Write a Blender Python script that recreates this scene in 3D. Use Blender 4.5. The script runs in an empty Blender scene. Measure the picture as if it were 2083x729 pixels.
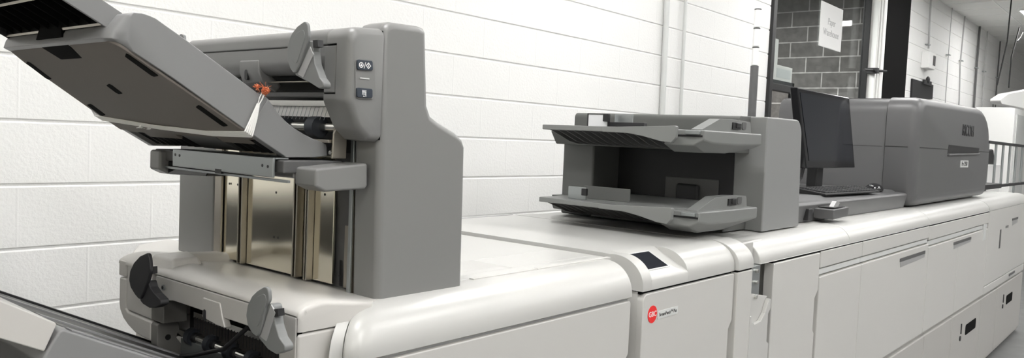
import bpy, bmesh, math, random
from mathutils import Vector, Matrix
random.seed(7)
H = 1.64                      # camera height above the floor; heights below are measured from eye level
C = bpy.context.scene.collection
PI = math.pi

# ------------------------------------------------------------------ materials
def mat(name, col, rough=0.5, metal=0.0, noise=0.0, nscale=300.0, bump=0.0, bscale=1800.0, spec=0.5, coat=0.0, aniso=0.0):
    m = bpy.data.materials.new(name); m.use_nodes = True
    nt = m.node_tree; b = nt.nodes['Principled BSDF']
    b.inputs['Base Color'].default_value = (*col, 1)
    b.inputs['Roughness'].default_value = rough
    b.inputs['Metallic'].default_value = metal
    b.inputs['Specular IOR Level'].default_value = spec
    b.inputs['Coat Weight'].default_value = coat
    b.inputs['Anisotropic'].default_value = aniso
    tc = nt.nodes.new('ShaderNodeTexCoord')
    if noise:
        n = nt.nodes.new('ShaderNodeTexNoise'); n.inputs['Scale'].default_value = nscale; n.inputs['Detail'].default_value = 3
        r = nt.nodes.new('ShaderNodeMixRGB'); r.blend_type = 'MULTIPLY'; r.inputs[0].default_value = noise
        r.inputs[1].default_value = (*col, 1)
        nt.links.new(tc.outputs['Object'], n.inputs['Vector'])
        nt.links.new(n.outputs['Fac'], r.inputs[2]); nt.links.new(r.outputs[0], b.inputs['Base Color'])
    if bump:
        n = nt.nodes.new('ShaderNodeTexNoise'); n.inputs['Scale'].default_value = bscale; n.inputs['Detail'].default_value = 2
        bp = nt.nodes.new('ShaderNodeBump'); bp.inputs['Strength'].default_value = bump*.5; bp.inputs['Distance'].default_value = 0.0006
        nt.links.new(tc.outputs['Object'], n.inputs['Vector'])
        nt.links.new(n.outputs['Fac'], bp.inputs['Height']); nt.links.new(bp.outputs['Normal'], b.inputs['Normal'])
    return m

M = dict(
    white=mat('cream_plastic', (.50, .497, .48), .30, bump=.12),
    whitematte=mat('cream_matte', (.53, .523, .503), .50, bump=.12),
    beige=mat('beige_plastic', (.56, .545, .52), .33, bump=.2),
    beigedark=mat('beige_matte', (.43, .42, .40), .5, bump=.2),
    grey=mat('tower_grey', (.212, .211, .208), .36, bump=.25),
    greydk=mat('inner_grey', (.10, .10, .10), .5),
    traygrey=mat('tray_grey', (.23, .23, .233), .35, bump=.2),
    traybot=mat('tray_brown', (.155, .135, .118), .6, bump=.15, bscale=400),
    unit=mat('tray_unit_grey', (.105, .108, .103), .45, bump=.2),
    unitlight=mat('tray_unit_light', (.19, .195, .19), .42, bump=.2),
    house=mat('housing_grey', (.11, .11, .112), .38, bump=.2),
    black=mat('black_plastic', (.012, .012, .013), .45),
    blackg=mat('black_gloss', (.012, .012, .014), .12),
    blacks=mat('matte_black', (.004, .004, .004), .9, spec=.1),
    guide=mat('guide_grey', (.20, .205, .205), .4),
    guidek=mat('guide_charcoal', (.022, .022, .024), .55),
    steel=mat('zinc_steel', (.93, .88, .74), .15, 1.0, bump=.04, bscale=60),
    steeld=mat('steel_edge', (.42, .39, .34), .38, 1.0),
    zinc=mat('galvanised', (.36, .38, .38), .42, .85),
    chrome=mat('chrome', (.75, .74, .70), .18, 1.0),
    rubber=mat('rubber', (.03, .034, .042), .6),
    button=mat('button_slate', (.035, .045, .062), .35),
    print=mat('print_white', (.85, .85, .85), .5),
    ink=mat('print_black', (.03, .03, .03), .6),
    red=mat('logo_red', (.80, .02, .02), .45),
    label=mat('label_silver', (.62, .63, .62), .35),
    cord=mat('white_cord', (.92, .91, .89), .8),
    copper=mat('copper', (.75, .26, .13), .35, .8),
    card=mat('cardboard', (.75, .73, .70), .8),
    paper=mat('paper', (.85, .85, .84), .8),
    wallw=mat('painted_white', (.86, .86, .845), .7),
    bodyg=mat('body_grey', (.24, .243, .24), .42, bump=.2),
    creamw=mat('cream_wall', (.80, .77, .66), .8),
    cheek=mat('cheek_shade', (.17, .165, .155), .5),  # darker than the end cover: shade of the roller mouth put into colour
    midw=mat('mid_wall', (.55, .55, .54), .8),
    conduit=mat('conduit', (.42, .42, .42), .45, .3),
    screen=mat('screen_glass', (.02, .022, .028), .08),
    floorm=mat('floor_dark', (.20, .20, .20), .45, noise=.5, nscale=6),
    ceilm=mat('ceiling_tile', (.78, .78, .76), .9, bump=.5, bscale=80),
    brush=mat('brush', (.05, .045, .04), .6),
    clearp=mat('clear_plastic', (.75, .76, .78), .08, spec=1.0),
)
# painted block wall
def wallmat():
    m = bpy.data.materials.new('painted_block'); m.use_nodes = True
    nt = m.node_tree; b = nt.nodes['Principled BSDF']
    b.inputs['Base Color'].default_value = (.80, .80, .787, 1); b.inputs['Roughness'].default_value = .62
    tc = nt.nodes.new('ShaderNodeTexCoord')
    n = nt.nodes.new('ShaderNodeTexNoise'); n.inputs['Scale'].default_value = 75; n.inputs['Detail'].default_value = 5; n.inputs['Roughness'].default_value = .6
    v = nt.nodes.new('ShaderNodeTexVoronoi'); v.inputs['Scale'].default_value = 55
    pw = nt.nodes.new('ShaderNodeMath'); pw.operation = 'LESS_THAN'; pw.inputs[1].default_value = .10
    ad = nt.nodes.new('ShaderNodeMath'); ad.operation = 'MULTIPLY_ADD'; ad.inputs[1].default_value = -.7
    bp = nt.nodes.new('ShaderNodeBump'); bp.inputs['Strength'].default_value = .55; bp.inputs['Distance'].default_value = .004
    L = nt.links.new
    L(tc.outputs['Object'], n.inputs['Vector']); L(tc.outputs['Object'], v.inputs['Vector'])
    L(v.outputs['Distance'], pw.inputs[0]); L(pw.outputs[0], ad.inputs[0]); L(n.outputs['Fac'], ad.inputs[2])
    L(ad.outputs[0], bp.inputs['Height']); L(bp.outputs['Normal'], b.inputs['Normal'])
    return m
M['wall'] = wallmat()
def glassmat(name, tint):
    m = bpy.data.materials.new(name); m.use_nodes = True
    nt = m.node_tree; nt.nodes.clear()
    o = nt.nodes.new('ShaderNodeOutputMaterial'); t = nt.nodes.new('ShaderNodeBsdfTransparent'); g = nt.nodes.new('ShaderNodeBsdfGlossy')
    mx = nt.nodes.new('ShaderNodeMixShader'); mx.inputs[0].default_value = .06
    t.inputs['Color'].default_value = (*tint, 1); g.inputs['Roughness'].default_value = .02
    nt.links.new(t.outputs[0], mx.inputs[1]); nt.links.new(g.outputs[0], mx.inputs[2]); nt.links.new(mx.outputs[0], o.inputs['Surface'])
    return m
M['pane'] = glassmat('window_pane', (.93, .95, .95))
def brickmat():
    m = bpy.data.materials.new('bare_block'); m.use_nodes = True
    nt = m.node_tree; b = nt.nodes['Principled BSDF']; b.inputs['Roughness'].default_value = .9
    tc = nt.nodes.new('ShaderNodeTexCoord'); mp = nt.nodes.new('ShaderNodeMapping')
    mp.inputs['Rotation'].default_value = (0, PI/2, 0)
    sx = nt.nodes.new('ShaderNodeSeparateXYZ'); cb = nt.nodes.new('ShaderNodeCombineXYZ')
    br = nt.nodes.new('ShaderNodeTexBrick'); br.inputs['Scale'].default_value = 1
    br.inputs['Color1'].default_value = (.115, .11, .105, 1); br.inputs['Color2'].default_value = (.15, .145, .14, 1); br.inputs['Mortar'].default_value = (.42, .41, .40, 1)
    br.inputs['Brick Width'].default_value = .44; br.inputs['Row Height'].default_value = .2035; br.inputs['Mortar Size'].default_value = .0085
    br.inputs['Mortar Smooth'].default_value = .3
    n = nt.nodes.new('ShaderNodeTexNoise'); n.inputs['Scale'].default_value = 14; n.inputs['Detail'].default_value = 8
    mx = nt.nodes.new('ShaderNodeMixRGB'); mx.blend_type = 'OVERLAY'; mx.inputs[0].default_value = .6
    L = nt.links.new
    L(tc.outputs['Object'], sx.inputs[0]); L(sx.outputs['Y'], cb.inputs['X']); L(sx.outputs['Z'], cb.inputs['Y'])
    L(cb.outputs[0], br.inputs['Vector']); L(br.outputs['Color'], mx.inputs[1]); L(tc.outputs['Object'], n.inputs['Vector']); L(n.outputs['Fac'], mx.inputs[2])
    L(mx.outputs[0], b.inputs['Base Color'])
    bp = nt.nodes.new('ShaderNodeBump'); bp.inputs['Strength'].default_value = .4; bp.inputs['Distance'].default_value = .01
    L(n.outputs['Fac'], bp.inputs['Height']); L(bp.outputs['Normal'], b.inputs['Normal'])
    return m
M['brick'] = brickmat()
def emit(name, col, s):
    m = bpy.data.materials.new(name); m.use_nodes = True
    b = m.node_tree.nodes['Principled BSDF']
    b.inputs['Emission Color'].default_value = (*col, 1); b.inputs['Emission Strength'].default_value = s
    return m

# ------------------------------------------------------------------ mesh helpers
class Mesh:
    """collects shapes (eye-level heights) and links them as one mesh object"""
    def __init__(self): self.bm = bmesh.new(); self.mi = 0
    def _f(self, vs):
        try:
            f = self.bm.faces.new(vs); f.material_index = self.mi; return f
        except ValueError: return None
    def box(self, x0, x1, y0, y1, z0, z1):
        v = [self.bm.verts.new((x, y, z)) for x in (x0, x1) for y in (y0, y1) for z in (z0, z1)]
        for q in ((0, 1, 3, 2), (4, 6, 7, 5), (0, 4, 5, 1), (2, 3, 7, 6), (0, 2, 6, 4), (1, 5, 7, 3)): self._f([v[i] for i in q])
        return self
    def prism(self, pts, axis, a, b):
        def P(p, t):
            return (t, p[0], p[1]) if axis == 'x' else ((p[0], t, p[1]) if axis == 'y' else (p[0], p[1], t))
        A = [self.bm.verts.new(P(p, a)) for p in pts]; B = [self.bm.verts.new(P(p, b)) for p in pts]
        self._f(A); self._f(B[::-1]); n = len(pts)
        for i in range(n): self._f([A[i], B[i], B[(i+1) % n], A[(i+1) % n]])
        return self
    def hexa(self, bottom, top):
        A = [self.bm.verts.new(p) for p in bottom]; B = [self.bm.verts.new(p) for p in top]
        self._f(A); self._f(B[::-1]); n = len(A)
        for i in range(n): self._f([A[i], B[i], B[(i+1) % n], A[(i+1) % n]])
        return self
    def tube(self, pts, r, n=10, cap=True):
        pts = [Vector(p) for p in pts]; rings = []
        up = Vector((0, 0, 1))
        for i, p in enumerate(pts):
            d = (pts[min(i+1, len(pts)-1)] - pts[max(i-1, 0)]).normalized()
            u = d.cross(up if abs(d.dot(up)) < .95 else Vector((0, 1, 0))).normalized(); w = d.cross(u)
            rr = r[i] if isinstance(r, (list, tuple)) else r
            rings.append([self.bm.verts.new(p + u*rr*math.cos(2*PI*k/n) + w*rr*math.sin(2*PI*k/n)) for k in range(n)])
        for a, b in zip(rings, rings[1:]):
            for k in range(n): self._f([a[k], a[(k+1) % n], b[(k+1) % n], b[k]])
        if cap: self._f(rings[0][::-1]); self._f(rings[-1])
        return self
    def ball(self, c, r, sx=1, sy=1, sz=1, n=14):
        ret = bmesh.ops.create_uvsphere(self.bm, u_segments=n, v_segments=n//2+2, radius=r)
        for v in ret['verts']: v.co = Vector((c[0]+v.co.x*sx, c[1]+v.co.y*sy, c[2]+v.co.z*sz))
        return self
    def loft(self, sections, close=True):
        R = [[self.bm.verts.new(p) for p in s] for s in sections]; n = len(R[0])
        for a, b in zip(R, R[1:]):
            for k in range(n if close else n-1): self._f([a[k], a[(k+1) % n], b[(k+1) % n], b[k]])
        if close: self._f(R[0][::-1]); self._f(R[-1])
        return self
    FIT = None      # (corner as drawn, corner as placed, size factor) for a sub-assembly
    def build(self, name, mats, parent=None, bevel=0, seg=3, smooth=40, lim=35):
        me = bpy.data.meshes.new(name)
        if Mesh.FIT:
            p1, p2, k = Mesh.FIT
            for v in self.bm.verts: v.co = p2 + (v.co - p1)*k
        bmesh.ops.recalc_face_normals(self.bm, faces=self.bm.faces)
        off = Vector((0, 0, H))
        if parent is not None: off = off - origin(parent)
        bmesh.ops.translate(self.bm, verts=self.bm.verts, vec=off)
        for f in self.bm.faces: f.smooth = True
        self.bm.to_mesh(me); self.bm.free()
        if not isinstance(mats, (list, tuple)): mats = [mats]
        for m in mats: me.materials.append(M[m] if isinstance(m, str) else m)
        me.set_sharp_from_angle(angle=math.radians(smooth))
        o = bpy.data.objects.new(name, me); C.objects.link(o)
        if parent is not None: o.parent = parent
        if bevel:
            md = o.modifiers.new('bevel', 'BEVEL'); md.width = bevel; md.segments = seg; md.limit_method = 'ANGLE'; md.angle_limit = math.radians(lim)
            md.harden_normals = True
        return o
ORIG = {}
def origin(o):
    v = Vector((0, 0, 0))
    while o is not None: v = v + o.location; o = o.parent
    return v
def thing(name, label, cat, loc, group=None):
    o = bpy.data.objects.new(name, None); C.objects.link(o); o.location = Vector(loc) + Vector((0, 0, H))
    o.empty_display_size = .05
    o['label'] = label; o['category'] = cat
    if group: o['group'] = group
    return o
def tag(o, label, cat, group=None):
    o['label'] = label; o['category'] = cat
    if group: o['group'] = group
    return o
def struct(o): o['kind'] = 'structure'; return o
def fillet(pts, rad, seg=6):
    """round the corners of a 2-D outline; rad is one radius or a list"""
    out = []; n = len(pts)
    for i in range(n):
        r = rad[i] if isinstance(rad, (list, tuple)) else rad
        p = Vector(pts[i]); a = Vector(pts[i-1]); b = Vector(pts[(i+1) % n])
        if r <= 0: out.append(tuple(p)); continue
        u = (a-p); v = (b-p); lu, lv = u.length, v.length; u.normalize(); v.normalize()
        ang = u.angle(v); 
        if ang > 3.1: out.append(tuple(p)); continue
        t = min(r/math.tan(ang/2), lu*.49, lv*.49); rr = t*math.tan(ang/2)
        c = p + (u+v).normalized()*(rr/math.sin(ang/2)); s = p+u*t-c; e = p+v*t-c
        for k in range(seg+1):
            q = s.lerp(e, k/seg).normalized()*rr + c if rr > 0 else p
            out.append(tuple(q))
    return out
def text(body, size, mname, name, parent, mtx, depth=.0006, font_scale_x=1.0):
    """lettering as a mesh; mtx maps text plane (x right, y up) into eye-level space"""
    cu = bpy.data.curves.new(name, 'FONT'); cu.body = body; cu.size = size; cu.extrude = depth; cu.align_x = 'CENTER'; cu.align_y = 'CENTER'
    tmp = bpy.data.objects.new(name, cu); C.objects.link(tmp)
    dg = bpy.context.evaluated_depsgraph_get(); me = bpy.data.meshes.new_from_object(tmp.evaluated_get(dg))
    bpy.data.objects.remove(tmp)
    me.transform(Matrix.Diagonal((font_scale_x, 1, 1, 1))); me.transform(mtx)
    off = Vector((0, 0, H)) - (origin(parent) if parent else Vector((0, 0, 0)))
    me.transform(Matrix.Translation(off)); me.materials.clear(); me.materials.append(M[mname])
    o = bpy.data.objects.new(name, me); C.objects.link(o)
    if parent: o.parent = parent
    return o
def on_front(x, y, z):   # text plane facing -Y (towards the operator side)
    return Matrix.Translation((x, y, z)) @ Matrix.Rotation(PI/2, 4, 'X')

# ================================================================== THE ROOM
FL = -H; CE = 2.15
# back wall of painted blocks, real relief; opening for the paper store
DX0, DX1, DZ1 = 6.66, 9.36, 1.95
w = Mesh()
w.box(-3.5, DX0, 2.806, 2.86, FL, CE); w.box(DX1, 21, 2.806, 2.86, FL, CE); w.box(DX0, DX1, 2.806, 2.86, DZ1, CE)
L_, HC = .428, .2035
zi = -9
z0 = -.0215 + zi*HC
row = 0
while z0 < CE:
    z1 = z0 + HC; ph = .923 if (row % 2 == 1) else .923 + L_/2
    k0 = int((-3.5-ph)/L_) - 1
    for k in range(k0, int((21-ph)/L_)+1):
        a, b = ph + k*L_, ph + (k+1)*L_
        spans = [(max(a, -3.5), min(b, 21))]
        if z0 < DZ1:
            spans = []
            if a < DX0: spans.append((max(a, -3.5), min(b, DX0)))
            if b > DX1: spans.append((max(a, DX1), min(b, 21)))
        for (p, q) in spans:
            zb, zt = max(z0, FL), min(z1, CE)
            if q - p < .02 or zt - zb < .02: continue
            g = .0; gz = .0022
            A = [(p+g, 2.8065, zb+gz), (q-g, 2.8065, zb+gz), (q-g, 2.8065, zt-gz), (p+g, 2.8065, zt-gz)]
            e = .0; ez = .0050
            B = [(p+g+e, 2.8, zb+gz+ez), (q-g-e, 2.8, zb+gz+ez), (q-g-e, 2.8, zt-gz-ez), (p+g+e, 2.8, zt-gz-ez)]
            va = [w.bm.verts.new(x) for x in A]; vb = [w.bm.verts.new(x) for x in B]
            w._f(vb)
            for i in range(4): w._f([va[i], va[(i+1) % 4], vb[(i+1) % 4], vb[i]])
            w.hexa([(q-.005, 2.8, zb+.008), (q, 2.7990, zb+.008), (q+.005, 2.8, zb+.008)], [(q-.005, 2.8, zt-.008), (q, 2.7990, zt-.008), (q+.005, 2.8, zt-.008)])
    z0 = z1; row += 1
struct(w.build('wall_back', 'wall', smooth=8))
struct(Mesh().box(-3.5, 21, -5.2, 6.2, FL-.1, FL).build('floor', 'floorm'))
# suspended ceiling with tile grid
c = Mesh().box(-3.5, 21, -5.2, 3.0, CE, CE+.1)
c.mi = 1
x = -3.4
while x < 21: c.box(x-.008, x+.008, -5.2, 2.8, CE-.004, CE+.001); x += .6
y = -5.0
while y < 2.8: c.box(-3.5, 21, y-.008, y+.008, CE-.0045, CE+.001); y += .6
struct(c.build('ceiling', ['ceilm', 'wallw']))
struct(Mesh().box(-3.6, -3.5, -5.2, 3.0, FL, CE).build('wall_left', 'creamw'))
struct(Mesh().box(-3.5, -3.46, -5.2, 2.8, FL, -.85).build('reflection_band_left', 'guidek', bevel=.005))  # unseen dark band, added to darken what the steel plates mirror
struct(Mesh().box(21, 21.1, -5.2, 3.0, FL, CE).build('wall_right', 'wallw'))
struct(Mesh().box(-3.6, 21.1, -5.3, -5.2, FL, CE).build('wall_front', 'midw'))
# the store behind the opening
struct(Mesh().box(10.67, 10.8, 2.86, 6.0, FL, CE).build('wall_store', 'brick'))
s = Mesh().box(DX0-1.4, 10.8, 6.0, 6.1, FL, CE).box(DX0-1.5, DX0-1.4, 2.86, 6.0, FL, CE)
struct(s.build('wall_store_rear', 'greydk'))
struct(Mesh().box(DX0-1.5, 10.8, 2.86, 6.1, CE, CE+.1).build('ceiling_store', 'ceilm'))
fr = Mesh().box(DX0, DX0+.07, 2.77, 2.87, FL, DZ1).box(DX1-.025, DX1, 2.78, 2.86, FL, DZ1).box(DX0, DX1, 2.77, 2.87, DZ1-.06, DZ1)
fr.box(DX0, DX1, 2.80, 2.87, .50, .56)
struct(fr.build('trim_1', 'black', bevel=.004))
wn = struct(Mesh().box(DX0+.07, DX1-.025, 2.84, 2.846, .56, DZ1-.06).build('window_1', 'pane'))
jb = Mesh().box(9.36, 9.66, 2.70, 2.80, FL, CE-.01).box(9.40, 9.44, 2.685, 2.70, FL, CE-.01).box(9.50, 9.54, 2.685, 2.70, FL, CE-.01)
struct(jb.build('trim_2', 'wallw', bevel=.006))
dr = Mesh().box(9.68, 10.62, 2.70, 2.78, FL, CE-.02)
dd = struct(dr.build('door_1', 'blacks', bevel=.004))
h = Mesh().tube([(9.10, 2.74, .88), (9.62, 2.66, .91)], .014).box(9.30, 9.36, 2.66, 2.77, .86, .92)
tag(h.build('door_latch_bar', 'guidek'), 'dark metal latch bar sticking out across the white door post', 'latch')

# ---- storeroom contents
sh = thing('storage_shelf', 'dark metal shelf with cartons inside the block-walled store', 'shelf', (7.75, 3.25, FL))
Mesh().box(7.30, 8.02, 3.08, 3.55, .61, .65).box(7.30, 8.02, 3.08, 3.55, .0, .04).build('shelf_board', 'guidek', sh)
for (a, b) in ((7.30, 3.08), (7.98, 3.08), (7.30, 3.51), (7.98, 3.51)): Mesh().box(a, a+.04, b, b+.04, FL, .65).build('upright', 'guidek', sh)
bx = thing('carton', 'labelled carton lying flat on the storeroom shelf', 'box', (7.7, 3.25, .65))
Mesh().box(7.44, 8.0, 3.10, 3.42, .65, .80).build('carton_body', 'card', bx, bevel=.004)
Mesh().box(7.60, 7.95, 3.098, 3.10, .68, .77).build('carton_label', 'label', bx)
b2 = Mesh().box(7.42, 7.66, 3.12, 3.40, .80, 1.05).build('carton', 'card', bevel=.004)
tag(b2, 'plain upright carton standing on the flat labelled one', 'box')
sg = thing('hanging_sign', 'white paper sign reading Paper Warehouse on the store window', 'sign', (8.27, 2.835, 1.0))
Mesh().box(7.95, 8.585, 2.832, 2.839, 1.015, 1.45).build('sheet', 'paper', sg)
text('Paper', .095, 'conduit', 'lettering', sg, on_front(8.267, 2.831, 1.275))
text('Warehouse', .095, 'conduit', 'lettering', sg, on_front(8.267, 2.831, 1.165))

# ---- things on the back wall beyond the opening
conds = [(11.86, 1.42, 2.12, .012, 'thick grey conduit running down to the white switch box'),
         (13.08, -.2, 2.14, .006, 'thin conduit right of the switch box, first pipe past it'),
         (13.95, -.2, 2.14, .011, 'conduit with a slight outward bend halfway down the wall'),
         (15.12, -.2, 2.14, .017, 'darkest thick conduit with brackets, midway along the far wall'),
         (15.78, -.2, 2.14, .009, 'pale conduit close beside the thick dark one'),
         (17.02, -.2, 2.12, .012, 'last black conduit along the far wall with a round clamp')]
for i, (x, a, b, r, lab) in enumerate(conds):
    m_ = Mesh(); bend = .12 if i == 2 else 0
    m_.tube([(x, 2.77, b), (x-.02-bend*.5, 2.77, b*.6+a*.4+.2), (x+bend*.3, 2.77, b*.45+a*.55), (x+.04, 2.77, a)], r, 8)
    t = thing('conduit', lab, 'pipe', (x, 2.77, a), 'conduits on the far wall')
    m_.build('pipe', 'greydk' if i in (3, 5) else 'conduit', t)
    zc = 1.45 if i else 1.46
    Mesh().box(x-.05, x+.05, 2.75, 2.80, zc, zc+.015).build('clamp', 'zinc', t)
sb = thing('switch_box', 'white electrical switch box below a conduit on the wall', 'switch', (11.9, 2.8, 1.1))
Mesh().box(11.68, 12.02, 2.70, 2.80, 1.14, 1.36).build('housing', 'wallw', sb, bevel=.01)
Mesh().box(11.88, 11.91, 2.69, 2.70, 1.19, 1.32).box(11.95, 11.98, 2.69, 2.70, 1.19, 1.32).build('lever', 'greydk', sb)
cb = thing('clipboard', 'black clipboard hanging on the wall over the dark housing', 'clipboard', (11.9, 2.79, .7))
Mesh().prism([(11.2375, 0.9617), (12.3357, 0.9638), (12.3385, 0.7660), (11.2575, 0.7104)], 'y', 2.775, 2.80).build('board', 'black', cb, bevel=.003)
Mesh().box(11.72, 12.12, 2.75, 2.775, .93, .99).ball((11.92, 2.755, 1.0), .06, 1, .4, .8).build('clip', 'guidek', cb)

# ---- far right clutter
ra = thing('railing', 'low metal railing with upright bars at the far right edge', 'railing', (11, 1.62, FL))
Mesh().box(9.68, 13.5, 1.60, 1.64, .14, .17).build('top_rail', 'guidek', ra)
Mesh().box(9.68, 13.5, 1.60, 1.64, -.34, -.31).build('bottom_rail', 'guidek', ra)
for k in range(9):
    xx = 9.72 + k*.46
    Mesh().tube([(xx, 1.62, -.32 if k % 4 else FL), (xx, 1.62, .15)], .013, 8).build('bar', 'zinc', ra)
cbn = thing('cabinet', 'white cabinet standing behind the metal railing', 'cabinet', (15.7, 2.4, FL))
Mesh().box(14.9, 17.6, 2.15, 2.70, FL, .80).build('body', 'wallw', cbn, bevel=.01)
Mesh().box(15.05, 16.1, 2.13, 2.15, FL+.1, .70).build('door', 'label', cbn, bevel=.008)
hd = thing('hood', 'white rounded hood hanging from cables over the railing', 'hood', (11.6, 1.75, .6))
Mesh().prism(fillet([(11.0095, 0.6811), (11.5763, 0.7895), (13.4533, 0.9802), (13.6059, 0.6962), (11.9309, 0.6577), (11.1604, 0.6376)], .05), 'y', 1.75, 1.86).build('shell', 'wallw', hd, bevel=.02)
for (p, q) in (((13.0, 1.9, 1.80), (12.0, 1.82, .90)), ((12.55, 1.95, 2.15), (12.3, 2.0, .95)), ((13.3, 1.9, 1.77), (12.9, 1.9, 1.60))):
    tag(Mesh().tube([p, ((p[0]+q[0])/2+.05, p[1], (p[2]+q[2])/2), q], .009, 8).build('hanging_cable', 'black'), 'black cable dropping from the ceiling to the white hood', 'cable', 'cables above the white hood')
tag(Mesh().tube([(16.85, 2.785, 1.05), (16.9, 2.785, .85), (16.6, 2.785, .70), (16.2, 2.785, .64)], .010, 8).build('loose_cable', 'greydk'), 'thin loose cable curling down the far wall beside the last conduit', 'cable')
st = thing('crate_stack', 'white crate with dark goods on the floor behind the railing', 'crate', (11.0, 2.05, FL))
Mesh().box(10.4, 12.4, 1.9, 2.4, FL, -.10).build('crate', 'wallw', st, bevel=.01)
Mesh().prism([(10.5, -.10), (12.3, -.10), (12.1, .10), (11.2, .04), (10.7, .08)], 'y', 1.95, 2.3).build('goods', 'black', st, bevel=.02)

# twin pipes on the back wall above the tray unit
for (x, r, lab) in ((4.83, .020, 'left of two slim white pipes on the wall above the tray unit'), (5.09, .012, 'right thinner one of two slim white pipes above the tray unit')):
    tag(Mesh().tube([(x, 2.775, CE-.01), (x+.06, 2.775, -.5)], r, 10).build('wall_pipe', 'label'), lab, 'pipe', 'slim pipes on the back wall')

# signal lamp pole
sl = thing('signal_lamp', 'slim signal lamp column with stacked white lenses behind the press', 'lamp', (4.85, 2.1, -.33))
Mesh().tube([(4.80, 2.1, -.33), (4.80, 2.1, .50)], .025, 16).build('post', 'house', sl)
for k in range(3):
    z = .50 + k*.118
    Mesh().tube([(4.80, 2.1, z+.004), (4.80, 2.1, z+.112)], .020, 16).build('lens', 'paper', sl)
    Mesh().tube([(4.80, 2.1, z+.110), (4.80, 2.1, z+.116)], .021, 16).build('ring', 'guidek', sl)

# ================================================================== FINISHER (nearest white machine with grey tower)
fin = thing('finisher', 'cream finisher with tall dark grey stacking tower and two slanted trays', 'machine', (1.35, 1.65, FL))
Mesh().box(.985, 1.843, 1.135, 2.10, FL+.06, -.43).box(.985, 1.843, 1.20, 2.10, -.43, -.345).build('cabinet_body', 'whitematte', fin, bevel=.006)
def foot(x, y): Mesh().tube([(x, y, FL), (x, y, FL+.07)], .03, 14).build('foot', 'black', fin)
for q in ((1.08, 1.2), (1.76, 1.2), (1.08, 2.0), (1.76, 2.0)): foot(*q)
# long rounded front cover
def arc(cy, cz, ry, rz, a0, a1, n=14): return [(cy+ry*math.cos(math.radians(a0+(a1-a0)*k/n)), cz+rz*math.sin(math.radians(a0+(a1-a0)*k/n))) for k in range(n+1)]
prof = [(1.30, -.345), (1.30, -.330)] + arc(1.195, -.412, .083, .084, 90, 180) + [(1.112, -.418), (1.118, -.422), (1.20, -.422)]
def slant(y): return 1.15*(min(y, 1.215)-1.112)
def ring(prof, dx, sc, cy=1.25, cz=-.43):
    out = []
    for p in prof:
        y_ = cy+(p[0]-cy)*sc if p[0] < cy else p[0]; out.append((.905+dx+slant(p[0]), y_, cz+(p[1]-cz)*(1-(1-sc)*.35)))
    return out
secs = []
for k in range(10):
    t = k/9*PI/2; secs.append(ring(prof, .042*(1-math.cos(t)), 1-(1-math.sin(t))*.20))
secs.append([(1.845, p[0], p[1]) for p in prof])
Mesh().loft(secs).build('front_cover', 'white', fin, smooth=50)
Mesh().loft([ring(prof, -.030, .79), ring(prof, -.0015, .79)]).build('end_collar', 'white', fin, smooth=50)
Mesh().box(.898, .93, 1.142, 1.30, -1.42, -.424).build('end_panel', 'whitematte', fin, bevel=.004)
Mesh().box(.905, .93, 1.15, 1.30, -.425, -.415).build('seam_gap', 'blacks', fin)
# door below the cover, grip notch low on its right edge
dp = fillet([(.918, -1.45), (1.842, -1.45), (1.842, -.80), (1.815, -.78), (1.815, -.60), (1.842, -.572), (1.842, -.428), (.918, -.428)], [.01, .01, .01, .01, .015, .01, .008, .01], 4)
Mesh().prism(dp, 'y', 1.112, 1.132).build('front_door', 'whitematte', fin, bevel=.003)
Mesh().box(.915, 1.843, 1.124, 1.14, -.430, -.418).build('door_gap', 'conduit', fin)
# top panel with sunken grip
X0, X1, Y0, Y1 = 1.035, 1.880, 1.222, 1.778
tp = Mesh()
ra0, ra1, rb0, rb1 = 1.28, 1.52, 1.262, 1.40
tp.box(X0+.25, X1, rb1, 2.06, -.345, -.3275).box(X0+.25, X1, Y0, rb0, -.345, -.3275).box(X0+.25, ra0, rb0, rb1, -.345, -.3275).box(ra1, X1, rb0, rb1, -.345, -.3275)
tp.build('top_panel', 'white', fin, bevel=.002)
rw = Mesh(); rw.hexa([(ra0, rb0, -.3278), (ra1, rb0, -.3278), (ra1, rb1, -.3278), (ra0, rb1, -.3278)], [(ra0+.03, rb0+.012, -.352), (ra1-.045, rb0+.012, -.352), (ra1-.045, rb1-.05, -.352), (ra0+.03, rb1-.05, -.352)])
bmesh.ops.delete(rw.bm, geom=[f for f in rw.bm.faces if all(abs(v.co.z+.3278) < 1e-5 for v in f.verts)], context='FACES_ONLY')
rw.build('grip_recess', 'white', fin)
Mesh().box(1.32, 1.55, 1.208, 1.222, -.336, -.3255).box(1.555, 1.88, 1.208, 1.222, -.336, -.3255).build('top_rim', 'whitematte', fin, bevel=.001)
Mesh().box(1.27, 1.84, 2.06, 2.10, -.36, -.317).build('rear_rail', 'conduit', fin, bevel=.004)

ct = thing('side_cabinet', 'dark cabinet by the wall left of the finisher, mirrored in its polished plates', 'cabinet', (-.15, 2.5, FL))
Mesh().box(-.90, .60, 2.25, 2.72, FL, -.29).build('cabinet_body', 'guidek', ct, bevel=.01)
Mesh().box(-.92, .62, 2.23, 2.74, -.29, -.265).build('cabinet_top', 'black', ct, bevel=.006)
for k in (0, 1): Mesh().box(-.88+k*.74, -.16+k*.74, 2.238, 2.25, FL+.1, -.32).build('cabinet_door', 'black', ct, bevel=.004)
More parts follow.
